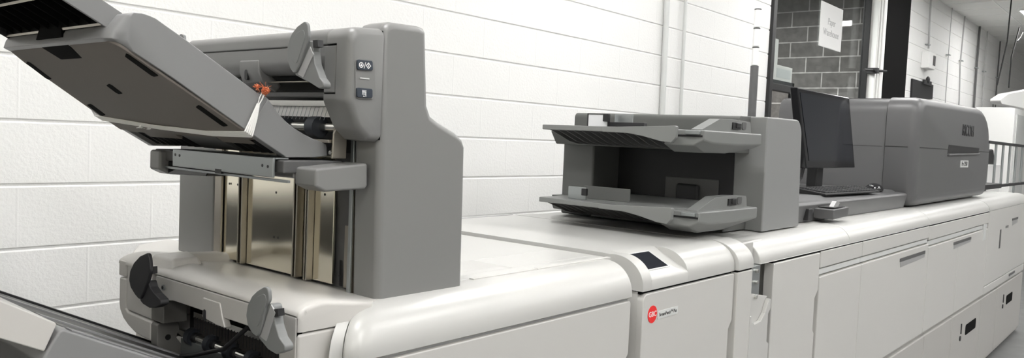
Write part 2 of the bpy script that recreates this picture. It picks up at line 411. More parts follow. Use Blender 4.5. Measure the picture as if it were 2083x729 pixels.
# ---------- lower output module
MODULE = (Vector((.7875, 1.1125, -.32)), Vector((.8229, 1.1626, -.3344)), 1.045)
Mesh.FIT = MODULE
ty = lambda x: -.296 - (x-.845)*.15
tc = [(.7875, -.3175)] + [(.787+.058*(1-math.cos(a)), -.316+.020*math.sin(a)+0) for a in [PI/2*k/8 for k in range(1, 9)]] + [(1.06, -.328), (1.06, -.345), (.803, -.345), (.803, -.3175)]
tc.insert(9, (.96, -.3132))
def tcl(y, xm, notch=True, d=0):
    out = []
    for p in tc:
        x_, z_ = p
        if x_ > 1.0: x_ = xm; z_ = -.345 if z_ < -.34 else -.296-(xm-.845)*.15
        elif .9 < x_ < 1.0: x_ = (xm+.845)/2; z_ = -.296-(x_-.845)*.15
        if not notch and abs(x_-.803) < 1e-6: x_ = .7877
        if z_ > -.33: z_ -= d
        if x_ < .80: x_ += d
        out.append((x_, y, z_))
    return out
Mesh().loft([tcl(1.1125, .945, False, .010), tcl(1.1132, .946, False, .0065), tcl(1.1152, .950, False, .0030), tcl(1.1170, .952, False, .0018), tcl(1.1172, .952, True, .0018), tcl(1.1215, .955, True, .0), tcl(1.130, .975), tcl(1.140, .985), tcl(1.20, 1.045), tcl(1.262, 1.06), tcl(1.778, 1.06)]).build('module_cover', 'beige', fin, smooth=48)
Mesh().box(.796, .803, 1.121, 1.742, -.3215, -.3165).build('seam_gap', 'blacks', fin)
Mesh().box(.7875, .90, 1.744, 1.7775, -.3445, -.31).build('cover_end', 'beige', fin, bevel=.003)
Mesh().prism([(.82, 1.75), (.845, 1.86), (.94, 2.02), (1.06, 2.09), (1.06, 1.75)], 'z', -.345, -.318).build('rear_deck', 'beige', fin, bevel=.01, seg=3)
Mesh().box(.7895, .80, 1.1168, 1.1185, -1.0, -.3215).build('seam_gap', 'blacks', fin)
Mesh().box(.789, .874, 1.1135, 1.17, -.95, -.348).build('side_panel', 'beige', fin, bevel=.006, seg=4)
# recessed front plate
fp = [(1.118, -.3200), (1.607, -.3200), (1.607, -.366), (1.58, -.368), (1.535, -.361), (1.163, -.361), (1.160, -1.0), (1.118, -1.0)]
Mesh().prism(fillet(fp, [.003, .003, .006, .004, .01, .004, .002, .002], 3), 'x', .7875, .797).build('front_plate', 'beige', fin, bevel=.0025)
Mesh().prism([(.7975, -.360), (.7975, -.345), (.86, -.345), (.86, -.372), (.82, -.370)], 'y', 1.165, 1.55).build('plate_lip', 'guidek', fin)
# plate bracket with notch
bk = [(1.4158, -0.3346), (1.3555, -0.3348), (1.3458, -0.3589), (1.3363, -0.3783), (1.3639, -0.3780), (1.4159, -0.3726)]
Mesh().prism(bk, 'x', .7855, .80).build('plate_bracket', 'beige', fin, bevel=.002)
Mesh().prism(fillet([(1.402, -.378), (1.412, -.378), (1.413, -.357), (1.403, -.355)], .0045, 4), 'x', .7850, .787).build('bracket_notch', 'black', fin)
# left end cover
le = [(1.7761, -0.3161), (1.6347, -0.3154), (1.5354, -0.3488), (1.5276, -0.3903), (1.6283, -0.4168), (1.7271, -0.4167), (1.7271, -0.4167)]
Mesh().prism([(1.776, -.345), (1.6075, -.345), (1.6075, -.3180), (1.7350, -.318), (1.737, -.40), (1.735, -.414), (1.725, -.418), (1.60, -.418), (1.60, -.4215), (1.776, -.40)][::-1] if False else [(1.776, -.3475), (1.742, -.3475), (1.742, -.412), (1.734, -.418), (1.627, -.420), (1.627, -.462), (1.66, -.462), (1.70, -.458), (1.73, -.449), (1.755, -.437), (1.772, -.420), (1.776, -.405)], 'x', .788, .90).build('end_cover', 'beige', fin, bevel=.005)
Mesh().prism([(1.739, -.3185), (1.627, -.3185), (1.627, -.416), (1.735, -.414), (1.739, -.409)], 'x', .789, .90).build('access_door', 'beige', fin, bevel=.0015)
Mesh().prism([(.789, -.34), (.84, -.34), (.84, -.418), (.789, -.416)], 'y', 1.575, 1.627).build('inner_cheek', 'cheek', fin, bevel=.002)  # dark colour stands in for the shade inside the mouth
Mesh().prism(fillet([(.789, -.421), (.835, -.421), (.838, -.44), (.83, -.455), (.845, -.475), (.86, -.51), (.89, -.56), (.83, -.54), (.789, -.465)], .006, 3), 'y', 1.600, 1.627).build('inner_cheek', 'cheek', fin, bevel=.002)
Mesh().tube([(.812, 1.606, -.452), (.812, 1.599, -.452)], .006, 14).build('screw_hole', 'black', fin)
Mesh().box(.86, .985, 1.17, 1.60, -.96, -.347).build('inner_frame', 'black', fin)
Mesh().box(.935, 1.0, 1.15, 2.01, -1.42, -.345).build('left_body', 'beige', fin, bevel=.004)
sc_ = Mesh().tube([(.788, 1.572, -.340), (.7845, 1.572, -.340)], .006, 16); sc_.mi = 1; sc_.tube([(.7845, 1.572, -.340), (.7835, 1.572, -.340)], .0035, 6); sc_.build('screw', ['zinc', 'black'], fin)
# bump moulded on top
hm_ = Mesh().hexa([(.794, 1.562, -.318), (.874, 1.562, -.318), (.900, 1.668, -.318), (.794, 1.668, -.318)], [(.806, 1.574, -.2835), (.862, 1.576, -.2835), (.885, 1.660, -.2835), (.806, 1.660, -.2835)])
hm_.hexa([(.86, 1.618, -.325), (1.005, 1.655, -.325), (1.005, 1.725, -.325), (.85, 1.668, -.325)], [(.868, 1.630, -.2845), (.990, 1.668, -.2990), (.990, 1.715, -.2990), (.862, 1.660, -.2840)])
hm_.build('moulded_hump', 'beige', fin, bevel=.007, seg=4, lim=30)
# roller gear in the lower mouth
def brushbar(parent, xp, zt, zb, y0, y1, n, matb='chrome', name='static_brush'):
    m_ = Mesh().box(xp, xp+.004, y0, y1, zt-.012, zt); m_.mi = 1
    for k in range(n):
        yy = y0+.006+(y1-y0-.012)*k/(n-1)
        m_.box(xp-.001, xp, yy-.0008, yy+.0008, zb, zt-.010)
    return m_.build(name, [matb, 'guidek'], parent)
brushbar(fin, .846, -.396, -.434, 1.19, 1.560, 34)
Mesh().box(.852, .858, 1.19, 1.57, -.445, -.405).build('guide_strip', 'brush', fin)
Mesh().tube([(.842, 1.17, -.447), (.842, 1.61, -.447)], .0085, 16).build('roller_shaft', 'chrome', fin)
for yy in (1.545, 1.47, 1.395, 1.32, 1.245): 
    m_ = Mesh().tube([(.842, yy, -.447), (.842, yy+.016, -.447)], .018, 20); m_.mi = 1
    m_.tube([(.842, yy-.012, -.447), (.842, yy+.024, -.447)], .011, 16); m_.build('roller', ['rubber', 'black'], fin)
Mesh().tube([(.80, 1.62, -.50), (.815, 1.50, -.47), (.80, 1.36, -.425), (.825, 1.30, -.365)], .0045, 10).build('paper_arm', 'black', fin)
Mesh().tube([(.77, 1.60, -.485), (.78, 1.57, -.53)], .006, 8).build('paper_arm', 'black', fin)
Mesh().box(.835, .845, 1.18, 1.59, -.50, -.455).build('exit_guide', 'zinc', fin, bevel=.002)

Mesh.FIT = None
# ---------- tower
tw = [(1.0160, -0.3281), (1.2573, -0.3279), (1.2503, -0.0295), (1.2417, -0.0129), (1.2198, 0.0011), (1.1677, 0.0217), (1.1460, 0.0328), (1.1353, 0.0532), (1.1234, 0.1990), (1.1175, 0.2071), (1.1026, 0.2099), (1.0319, 0.2080), (1.0173, 0.2023), (1.0081, 0.1900), (1.0099, -0.0337)]
tw[0] = (tw[0][0], tw[0][1]-.022); tw[1] = (tw[1][0], tw[1][1]-.022)
Mesh().prism(tw, 'y', 1.181, 1.262).build('tower_side_cover', 'grey', fin, bevel=.016, seg=5, lim=50)
Mesh().prism([(1.05, -.35), (1.245, -.35), (1.242, -.02), (1.13, .06), (1.12, .20), (1.03, .20), (1.03, -.05)], 'y', 1.26, 1.79).build('tower_core', 'greydk', fin)
Mesh().box(1.018, 1.25, 1.795, 1.965, -.335, -.02).build('tower_rear_cover', 'grey', fin, bevel=.006)
Mesh().prism([(1.016, -.332), (1.24, -.332), (1.24, .0), (1.05, .0), (1.016, -.06)], 'y', 1.2615, 1.268).build('inner_side_plate', 'steeld', fin)
# polished back plates
def plate(y0, y1, z0, z1, x, name='back_plate', m='steel'):
    return Mesh().box(x, x+.006, y0, y1, z0, z1).build(name, m, fin, bevel=.0015)
plate(1.680, 1.765, -.325, -.055, 1.028); plate(1.462, 1.658, -.325, -.055, 1.026); plate(1.340, 1.405, -.325, -.055, 1.028)
plate(1.765, 1.795, -.33, -.05, 1.020, 'side_rail', 'steeld'); plate(1.268, 1.318, -.33, .03, 1.040, 'side_rail', 'steeld'); plate(1.262, 1.272, -.33, .02, 1.012, 'edge_rail', 'zinc')
for (a, b) in ((1.660, 1.678), (1.446, 1.461), (1.406, 1.418)):
    m_ = Mesh().box(1.012, 1.03, a, a+.004, -.325, -.055).box(1.012, 1.03, b-.004, b, -.325, -.055).box(1.028, 1.034, a, b, -.325, -.055)
    m_.build('guide_channel', 'steeld', fin, bevel=.001)
plate(1.419, 1.444, -.325, -.055, 1.030)
plate(1.326, 1.338, -.33, -.055, 1.045, 'dark_gap', 'black')
def holes(pts, x, r=.0028): 
    for (yy, zz) in pts: Mesh().tube([(x, yy, zz), (x-.0006, yy, zz)], r, 10).build('rivet_hole', 'black', fin)
holes([(1.7392, -0.1443), (1.7026, -0.1439), (1.6984, -0.2785), (1.5452, -0.1499), (1.5479, -0.2505), (1.5327, -0.2498)], 1.0262)
holes([(1.4103, -0.1424), (1.3714, -0.1402), (1.4135, -0.2836), (1.3135, -0.3038)], 1.028)
# head
hc = fillet([(.931, .062), (.931, .186), (1.15, .200), (1.15, .10), (1.003, -.022), (.985, -.026), (.960, -.008)][::1], 0)
cap = fillet([(.931, .050), (.931, .186), (1.010, .192), (1.010, -.024), (.985, -.022), (.958, .000)], [.02, .022, .003, .004, .01, .03], 6)
def inset(pts, d):
    xs = [p[0] for p in pts]; zs = [p[1] for p in pts]; cx_, cz_ = (min(xs)+max(xs))/2, (min(zs)+max(zs))/2
    kx, kz = 1-2*d/(max(xs)-min(xs)), 1-2*d/(max(zs)-min(zs)); return [(cx_+(p[0]-cx_)*kx, cz_+(p[1]-cz_)*kz) for p in pts]
def inset_l(pts, d):     # keep the right-hand side straight
    return [(p[0] if q[0] < p[0] else q[0], q[1]) for p, q in zip(pts, inset(pts, d))]
Mesh().loft([[(p[0], y_, p[1]) for p in inset_l(cap, d_)] for (y_, d_) in ((1.181, .013), (1.1825, .008), (1.187, .0035), (1.194, 0), (1.2205, 0))]).build('control_cover', 'grey', fin, smooth=45)
Mesh().prism(cap[21:42] + cap[0:7] + [(.931, .0625), (1.010, .0625)], 'y', 1.2205, 1.256).build('cover_chin', 'grey', fin, smooth=45)
Mesh().prism([(.931, .157)] + cap[7:21] + [(1.010, .157)], 'y', 1.2205, 1.2495).build('cover_shoulder', 'grey', fin, smooth=45)
Mesh().box(.9325, .95, 1.2205, 1.2225, .064, .1565).box(.9325, .95, 1.2205, 1.256, .0622, .0648).build('door_seam', 'blacks', fin)
Mesh().prism(fillet([(.9325, .155), (.9325, .186), (1.14, .200), (1.14, .155)], [0, .022, .003, 0], 6), 'y', 1.2515, 1.775).build('head_cover', 'grey', fin, bevel=.014, seg=5, lim=60)
Mesh().box(1.009, 1.0165, 1.186, 1.25, -.02, .188).build('cover_gap', 'blacks', fin)
curv = [(.9335, .1535), (.9335, .128)] + [(.9335+.030*(1-math.cos(PI/2*k/8)), .128-.026*math.sin(PI/2*k/8)) for k in range(1, 9)] + [(1.0, .10), (1.0, .1535)]
Mesh().prism(curv, 'y', 1.255, 1.77).build('swing_door', 'grey', fin)
Mesh().prism([(.9313, .1535), (.9313, .0655), (.9425, .0655), (.96, .11), (1.0, .1535)], 'y', 1.2232, 1.257).build('swing_door_end', 'grey', fin, bevel=.002)
Mesh().prism([(.9318, .134), (.9318, .108), (.940, .088), (.975, .066), (.990, .085), (.96, .13)], 'y', 1.480, 1.553).build('door_bracket', 'grey', fin, bevel=.004)
nb = Mesh().prism(fillet([(1.520, .092), (1.530, .092), (1.531, .113), (1.521, .115)], .0045, 4), 'x', .9312, .94); nb.build('bracket_notch', 'black', fin)
Mesh().prism([(.965, .10), (1.03, .10), (1.03, .02), (1.02, -.05), (1.015, .0), (1.0, .075), (.98, .09)], 'y', 1.27, 1.775).build('dark_interior', 'black', fin)
Mesh().tube([(.955, 1.255, .0885), (.955, 1.60, .0885)], .0018, 8).build('thin_rod', 'steeld', fin)
Mesh().box(.955, .975, 1.255, 1.60, .058, .068).build('cross_bar', 'greydk', fin, bevel=.002)
Mesh().box(.970, .982, 1.30, 1.52, .0405, .0530).build('bright_rail', 'chrome', fin, bevel=.001)
Mesh().box(.9765, .979, 1.29, 1.50, .020, .040).build('cream_strip', 'cord', fin)
m_ = Mesh()
for k in range(16):
    yy = 1.30+k*.0135; m_.tube([(.9745, yy, .040), (.970, yy+.005, .014)], .0006, 6)
m_.build('static_brush', 'zinc', fin)
Mesh().tube([(.976, 1.26, .000), (.976, 1.425, .000)], .0085, 14).build('roller_shaft', 'chrome', fin)
m_ = Mesh().tube([(.972, 1.318, .000), (.972, 1.344, .000)], .021, 24); m_.build('roller', 'rubber', fin)
m_ = Mesh().tube([(.972, 1.428, .000), (.972, 1.446, .000)], .017, 24); m_.build('roller', 'rubber', fin)
Mesh().box(.950, .985, 1.262, 1.37, -.030, -.024).box(.965, .985, 1.262, 1.268, -.06, .0).build('exit_plate', 'steeld', fin, bevel=.001)
Mesh().prism([(.955, -.06), (.99, -.06), (.99, .0), (.975, .01), (.958, -.01)], 'y', 1.256, 1.261).build('steel_bracket', 'steeld', fin, bevel=.002)
Mesh().tube([(.953, 1.2585, -.048), (.9515, 1.2585, -.048)], .004, 10).build('screw', 'chrome', fin)
# buttons
PY = 1.1805
bz = Mesh().prism(fillet([(0.9422, 0.1304), (0.9887, 0.1315), (0.9945, 0.0563), (0.9454, 0.0541)], .010, 5), 'y', PY, PY-.0012); bz.build('button_bezel', 'grey', fin, bevel=.0008)
def button(px, nm): return Mesh().prism(fillet(px, .0035, 4), 'y', PY-.001, PY-.0055).build(nm, 'button', fin, bevel=.0012)
bt1 = button([(0.9441, 0.1270), (0.9801, 0.1279), (0.9821, 0.1097), (0.9449, 0.1082)], 'control_button')
bt2 = button([(0.9452, 0.0758), (0.9824, 0.0758), (0.9832, 0.0584), (0.9460, 0.0578)], 'control_button')
Mesh().box([(0.9536, 0.0945)][0][0], [(0.9758, 0.0936)][0][0], PY-.003, PY, .0925, .0950).build('indicator_bar', 'label', fin, bevel=.0005)
bc = [(0.9609, 0.1177), (0.9620, 0.0661)]
def ring(m_, cx_, cz, r, t, y, n=20):
    for k in range(n):
        a, b = 2*PI*k/n, 2*PI*(k+1)/n
        m_.prism([(cx_+r*math.cos(a), cz+r*math.sin(a)), (cx_+r*math.cos(b), cz+r*math.sin(b)), (cx_+(r-t)*math.cos(b), cz+(r-t)*math.sin(b)), (cx_+(r-t)*math.cos(a), cz+(r-t)*math.sin(a))], 'y', y, y-.0004)
ic = Mesh(); cxx, czz = bc[0]; yy = PY-.0055
ring(ic, cxx-.008, czz, .0052, .0015, yy)
ic.prism([(cxx-.0105, czz-.002), (cxx-.0055, czz-.002), (cxx-.008, czz+.003)], 'y', yy, yy-.0004)
ic.prism([(cxx-.002, czz-.006), (cxx-.0008, czz-.006), (cxx+.003, czz+.006), (cxx+.0018, czz+.006)], 'y', yy, yy-.0004)
for s_ in (1, -1): ic.prism([(cxx+.009, czz+.0062*s_), (cxx+.009, czz+.0042*s_), (cxx+.0132, czz), (cxx+.0152, czz)], 'y', yy, yy-.0004); ic.prism([(cxx+.009, czz+.0062*s_), (cxx+.009, czz+.0042*s_), (cxx+.0048, czz), (cxx+.0028, czz)], 'y', yy, yy-.0004)
ic.box(cxx+.0083, cxx+.0097, yy-.0004, yy, czz-.0025, czz+.0025)
icon = ic.build('icon', 'print', bt1); 
ic = Mesh(); cxx, czz = bc[1]
for k in range(4): ic.box(cxx-.005, cxx+.005, yy-.0004, yy, czz+.0045-k*.0022, czz+.0057-k*.0022)
ic.box(cxx+.003, cxx+.005, yy-.0004, yy, czz-.006, czz+.003); ic.box(cxx-.002, cxx+.001, yy-.0004, yy, czz-.0065, czz-.0045)
ic.build('icon', 'print', bt2)

# slide bar under the upper tray
Mesh().prism(fillet([(0.8799, -0.0761), (0.9999, -0.0652), (1.0019, -0.1088), (0.9961, -0.1154), (0.9031, -0.1187), (0.8800, -0.1083)], .005, 4), 'y', 1.203, 1.268).build('bar_end_cover', 'grey', fin, bevel=.007, seg=4, lim=50)
Mesh().prism([(.878, -.098), (.878, -.067), (1.0, -.067), (1.0, -.098)], 'y', 1.268, 1.34).build('bar_end_rear', 'grey', fin, bevel=.004)
Mesh().box(.852, .985, 1.262, 1.755, -.088, -.064).build('slide_bar', 'greydk', fin, bevel=.003)
Mesh().box(.840, .846, 1.279, 1.652, -.097, -.060).box(.846, .875, 1.279, 1.652, -.0635, -.060).build('slide_rail', 'zinc', fin, bevel=.002)
Mesh().box(.850, .856, 1.245, 1.740, -.1045, -.0995).build('slide_edge', 'zinc', fin, bevel=.001)
holes([(1.640, -.072), (1.622, -.073), (1.312, -.076), (1.294, -.077)], .840, .003)
Mesh().box(.8394, .845, 1.455, 1.478, -.101, -.092).build('rail_notch', 'black', fin)
Mesh().prism(fillet([(.838, -.066), (.93, -.066), (.93, -.118), (.86, -.118), (.838, -.108)], .006, 4), 'y', 1.705, 1.752).build('bar_end_cover', 'grey', fin, bevel=.006, seg=3, lim=50)
Mesh().prism([(1.735, -.088), (1.735, -.100), (1.70, -.118), (1.545, -.112), (1.53, -.095)], 'x', .858, 1.0).build('slide_underside', 'blackg', fin, bevel=.002)

# ---------- upper tray
TY0, TY1 = 1.28, 1.824
ut = [(0.5418, 0.1229), (0.5649, 0.1136), (0.5826, 0.1048), (0.6431, 0.0730), (0.7753, -0.0056), (0.7891, -0.0138), (0.8271, 0.0480), (0.8057, 0.0562), (0.6711, 0.1338), (0.6192, 0.1621), (0.6088, 0.1653), (0.5969, 0.1675), (0.5822, 0.1669), (0.5663, 0.1631), (0.5619, 0.1587), (0.5460, 0.1370)]
ys = ((1.280, .25), (1.2815, .50), (1.286, .75), (1.294, .92), (1.306, 1.0), (TY1, 1.0))
tr = Mesh().loft([[((p[0] if p[0] > .585 else .585-(.585-p[0])*k_), y_, p[1]) for p in ut] for (y_, k_) in ys])
for v in tr.bm.verts:
    if v.co.y > 1.7: v.co.y = 1.725 + .10*min(1, max(0, (v.co.x-.55)/.25))
tray = tr.build('upper_tray', 'traygrey', fin, bevel=.003, lim=50)
side = [(0.7891, -0.0138), (0.8701, -0.0596), (0.9327, -0.0591), (0.9625, -0.0560), (0.9604, -0.0331), (0.9452, -0.0277), (0.9314, -0.0242), (0.9087, -0.0155), (0.8865, -0.0051), (0.8700, 0.0052), (0.8538, 0.0181), (0.8387, 0.0344), (0.8271, 0.0480)]
Mesh().prism(side, 'y', TY0, TY0+.022).build('tray_cheek', 'traygrey', tray, bevel=.002)
Mesh().prism(side, 'y', TY1-.022, TY1).build('tray_cheek', 'traygrey', tray, bevel=.002)
back = [(.790, -.012), (.868, -.058), (.885, -.055), (.885, -.008), (.852, .018), (.824, .046)]
Mesh().prism([(.79, .03), (.83, .005), (.885, -.035), (.96, -.045), (.96, -.036), (.931, -.027), (.886, -.006), (.854, .016), (.827, .046)], 'y', TY0+.022, TY1-.022).build('tray_floor', 'greydk', tray)
U = lambda x: .1142 + (-.006-.1142)/(.775-.565)*(x-.565)
for k in range(17):
    yy = TY0+.05+k*.028
    if 6 <= k <= 9: continue
    Mesh().prism([(.812, U(.812)+.004), (.868, -.054), (.905, -.054), (.905, -.030), (.83, .01)], 'y', yy, yy+.0025).build('rib', 'guidek', tray)
Mesh().prism([(.803, U(.803)), (.815, U(.815)), (.815, .02), (.803, .02)], 'y', TY0+.022, TY1-.022).build('cross_wall', 'traybot', tray)
Mesh().prism([(.815, U(.815)+.001), (.868, -.054), (.90, -.055), (.90, -.02), (.815, .01)], 'y', 1.44, 1.575).build('mount_block', 'greydk', tray, bevel=.002)
Mesh().prism([(.815, U(.815)+.002), (.835, U(.835)+.002), (.835, .0), (.815, .01)], 'y', 1.33, 1.44).build('mount_block', 'traybot', tray, bevel=.002)
Mesh().prism([(.815, U(.815)+.002), (.835, U(.835)+.002), (.835, .0), (.815, .01)], 'y', 1.60, 1.74).build('mount_block', 'traybot', tray, bevel=.002)
# lobe seen behind the near cheek
Mesh().prism([(0.9420, -0.0328), (0.9661, -0.0264), (0.9818, -0.0368), (1.0222, -0.0450), (1.0226, -0.0550), (0.9429, -0.0587)], 'y', 1.31, 1.335).build('tray_lobe', 'greydk', tray, bevel=.003)
Mesh().prism([(.78, -.008), (.803, -.0215), (.84, .02), (.81, .045), (.78, .06)], 'y', 1.302, 1.80).build('inner_block', 'greydk', tray)
# brown underside plate: follows slope Z = a + b X
SL = (-.006-.1142)/(.775-.565)
def under(x, d=0.0): return .1142 + SL*(x-.565) - d
def uplate(m_, poly, d0, d1):
    """poly of (x,y) laid on the sloped underside between offsets d0 and d1"""
    m_.hexa([(x, y, under(x, d0)) for x, y in poly], [(x, y, under(x, d1)) for x, y in poly]); return m_
up = uplate(Mesh(), fillet([(.552, 1.284), (.803, 1.284), (.803, 1.816), (.752, 1.805), (.586, 1.744), (.553, 1.722), (.552, 1.563), (.582, 1.560), (.582, 1.470), (.552, 1.445)], [.02, 0, 0, .01, .005, .004, .004, .003, .003, .004], 4), -.002, .0035)
plate_u = up.build('underside_plate', 'traybot', tray, bevel=.0012)
uplate(Mesh(), [(.5515, 1.448), (.583, 1.470), (.583, 1.560), (.5515, 1.562)], -.006, .0034).build('cut_out', 'blacks', tray)
def slot(px):
    pts = []
    m_ = Mesh(); uplate(m_, fillet(px, .004, 3), .003, .0042); m_.build('slot', 'blacks', tray)
slot([(.577, 1.290), (.632, 1.294), (.634, 1.318), (.585, 1.312)])
slot([(.707, 1.302), (.766, 1.308), (.770, 1.332), (.714, 1.326)])
slot([(.580, 1.712), (.632, 1.738), (.634, 1.764), (.586, 1.738)])
slot([(.710, 1.745), (.748, 1.764), (.753, 1.796), (.715, 1.776)])
slot([(.649, 1.515), (.677, 1.525), (.679, 1.550), (.654, 1.541)])
Mesh().hexa([(.5418, 1.450, .131), (.5418, 1.562, .131), (.548, 1.562, .131), (.548, 1.450, .131)], [(.5445, 1.462, .152), (.5445, 1.555, .152), (.551, 1.555, .152), (.551, 1.462, .152)]).build('end_opening', 'blacks', tray)
# ribbed extension
EB = .139; ES = -.52
def ez(x): return EB + ES*(x-.553)
ex = Mesh().hexa([(.10, 1.304, ez(.10)+.030), (.565, 1.304, ez(.565)+.030), (.565, 1.72, ez(.565)+.030), (.10, 1.72, ez(.10)+.030)], [(.10, 1.304, ez(.10)+.036), (.565, 1.304, ez(.565)+.036), (.565, 1.72, ez(.565)+.036), (.10, 1.72, ez(.10)+.036)])
exo = ex.build('tray_extension', 'blacks', tray)
Mesh().prism([(.10, ez(.10)), (.558, ez(.558)), (.575, ez(.575)+.038), (.10, ez(.10)+.038)], 'y', 1.300, 1.306).build('extension_side', 'traygrey', exo, bevel=.001)
Mesh().prism([(.10, ez(.10)), (.558, ez(.558)), (.575, ez(.575)+.038), (.10, ez(.10)+.038)], 'y', 1.718, 1.722).build('extension_side', 'guidek', exo)
for k in range(9):
    yy = 1.345+k*.042
    Mesh().prism([(.10, ez(.10)+.004), (.562, ez(.562)+.004), (.562, ez(.562)+.031), (.10, ez(.10)+.031)], 'y', yy, yy+.0014).build('extension_rib', 'blacks', exo)
for x in (.545, .478, .41, .34):
    for (a_, b_, mm) in ((0, .004, 'steeld'), (.004, .031, 'blacks')):
        Mesh().hexa([(x, 1.306, ez(x)+a_), (x+.0016, 1.306, ez(x)+a_), (x+.0016, 1.718, ez(x)+a_), (x, 1.718, ez(x)+a_)], [(x, 1.306, ez(x)+b_), (x+.0016, 1.306, ez(x)+b_), (x+.0016, 1.718, ez(x)+b_), (x, 1.718, ez(x)+b_)]).build('cross_rib', mm, exo)

# ---------- lower tray
lt = [(0.4815, -0.3176), (0.4905, -0.3205), (0.5228, -0.3371), (0.6323, -0.3955)]
lz = lambda x: -.320 - .50*(x-.482)
lower = Mesh().prism(fillet([(.483, lz(.483)), (.94, lz(.94)), (.94, lz(.94)-.10), (.62, -.50), (.50, -.440), (.455, -.368)], [.008, .01, .01, .02, .02, .004], 4), 'y', 1.28, 1.824).build('lower_tray', 'traygrey', fin, bevel=.007, seg=4, lim=50)
for (y0, y1, hgt, m_) in ((1.285, 1.31, .003, 'traygrey'), (1.33, 1.40, .001, 'greydk'), (1.41, 1.43, .004, 'traygrey'), (1.47, 1.60, .001, 'black'), (1.61, 1.64, .004, 'traygrey'), (1.66, 1.78, .001, 'greydk'), (1.80, 1.822, .005, 'guidek')):
    Mesh().hexa([(.50, y0, lz(.50)), (.92, y0, lz(.92)), (.92, y1, lz(.92)), (.50, y1, lz(.50))], [(.50, y0, lz(.50)+hgt), (.92, y0, lz(.92)+hgt), (.92, y1, lz(.92)+hgt), (.50, y1, lz(.50)+hgt)]).build('tray_rail', m_, lower, bevel=.001)
le_ = Mesh().prism(fillet([(.479, -.313), (.4615, -.353), (.40, -.322), (.12, -.165), (.12, -.115), (.40, -.2665)], [.005, .002, 0, 0, 0, 0], 4), 'y', 1.283, 1.70).build('lower_tray_extension', 'beige', lower, bevel=.006, seg=4, lim=50)
Mesh().hexa([(.14, 1.72, -.150), (.56, 1.72, -.362), (.56, 1.824, -.362), (.14, 1.824, -.150)], [(.14, 1.72, -.146), (.56, 1.72, -.358), (.56, 1.824, -.358), (.14, 1.824, -.146)]).build('extension_flap', 'guidek', lower)

# ---------- paper stop flags
def flag(name, mblade, x, blade, arm, pad, rim=None, white=None):
    b = Mesh().prism(fillet(blade, .012, 5), 'x', x, x+.007).build(name, mblade, fin, bevel=.002)
    if rim: Mesh().prism(fillet(rim, .010, 4), 'x', x-.0008, x+.001).build('flag_inset', mblade, b, bevel=.0006)
    Mesh().prism(fillet(arm, .006, 4), 'x', x+.005, x+.022).build('flag_arm', mblade, b, bevel=.002)
    if white: Mesh().prism(white, 'x', x+.0035, x+.0065).build('flag_web', 'conduit', b, bevel=.0008)
    if pad: Mesh().prism(pad, 'x', x+.004, x+.016).build('foam_pad', 'black', b)
    return b
flag('paper_flag', 'guide', .88, [(1.2516, 0.1923), (1.2423, 0.1873), (1.2381, 0.1631), (1.2449, 0.1482), (1.2503, 0.1377), (1.2657, 0.1102), (1.2788, 0.0951), (1.2918, 0.1062), (1.3021, 0.1229), (1.3046, 0.1404), (1.3007, 0.1568), (1.2904, 0.1718), (1.2740, 0.1836)],
     [(1.2861, 0.0956), (1.2524, 0.1580), (1.2283, 0.1553), (1.2289, 0.1366), (1.2233, 0.1142), (1.2073, 0.0891), (1.1953, 0.0802), (1.1948, 0.0705), (1.2093, 0.0697), (1.2333, 0.0787)],
     [(1.2299, 0.1571), (1.2152, 0.1574), (1.2131, 0.1449), (1.2277, 0.1437)], [(1.2524, 0.1789), (1.2471, 0.1635), (1.2594, 0.1371), (1.2720, 0.1131), (1.2833, 0.1224), (1.2903, 0.1381), (1.2865, 0.1562), (1.2734, 0.1710)], [(1.2373, 0.1461), (1.2261, 0.1316), (1.2555, 0.0893), (1.2727, 0.0959)])
Mesh.FIT = MODULE
flag('paper_flag', 'guide', .72, [(1.1093, -0.2573), (1.0995, -0.2598), (1.0959, -0.2781), (1.1050, -0.2899), (1.1133, -0.3192), (1.1247, -0.3438), (1.1421, -0.3391), (1.1556, -0.3287), (1.1607, -0.3134), (1.1572, -0.2965), (1.1450, -0.2790), (1.1312, -0.2688)],
     [(1.1326, -0.3445), (1.1046, -0.2849), (1.0910, -0.2842), (1.0888, -0.2996), (1.0840, -0.3160), (1.0723, -0.3342), (1.0558, -0.3441), (1.0580, -0.3531), (1.0790, -0.3623), (1.1024, -0.3593)],
     [(1.0946, -0.2927), (1.0772, -0.2889), (1.0753, -0.3003), (1.0913, -0.3048)], [(1.1074, -0.2681), (1.1013, -0.2790), (1.1126, -0.3031), (1.1255, -0.3279), (1.1399, -0.3242), (1.1478, -0.3110), (1.1443, -0.2926), (1.1280, -0.2770)], [(1.0956, -0.2843), (1.0828, -0.2962), (1.1063, -0.3465), (1.1234, -0.3419)])
flag('paper_flag', 'guidek', .72, [(1.5030, -0.2535), (1.4965, -0.2678), (1.4917, -0.2879), (1.5027, -0.3084), (1.5179, -0.3298), (1.5333, -0.3516), (1.5543, -0.3434), (1.5737, -0.3319), (1.5806, -0.3183), (1.5771, -0.3002), (1.5610, -0.2813), (1.5368, -0.2655)],
     [(1.5134, -0.3049), (1.5027, -0.3213), (1.4845, -0.3308), (1.4609, -0.3382), (1.4567, -0.3468), (1.4795, -0.3573), (1.5050, -0.3618), (1.5314, -0.3587), (1.5461, -0.3524)],
     [(1.5083, -0.2822), (1.4965, -0.2805), (1.4959, -0.2947), (1.5077, -0.2964)])
Mesh.FIT = None
# far flag tip of the upper head
tag_ = Mesh().prism([(1.8152, 0.1963), (1.8016, 0.2013), (1.7901, 0.1974), (1.7873, 0.1860), (1.8102, 0.1870)], 'x', .93, .936).build('paper_flag', 'guide', fin)

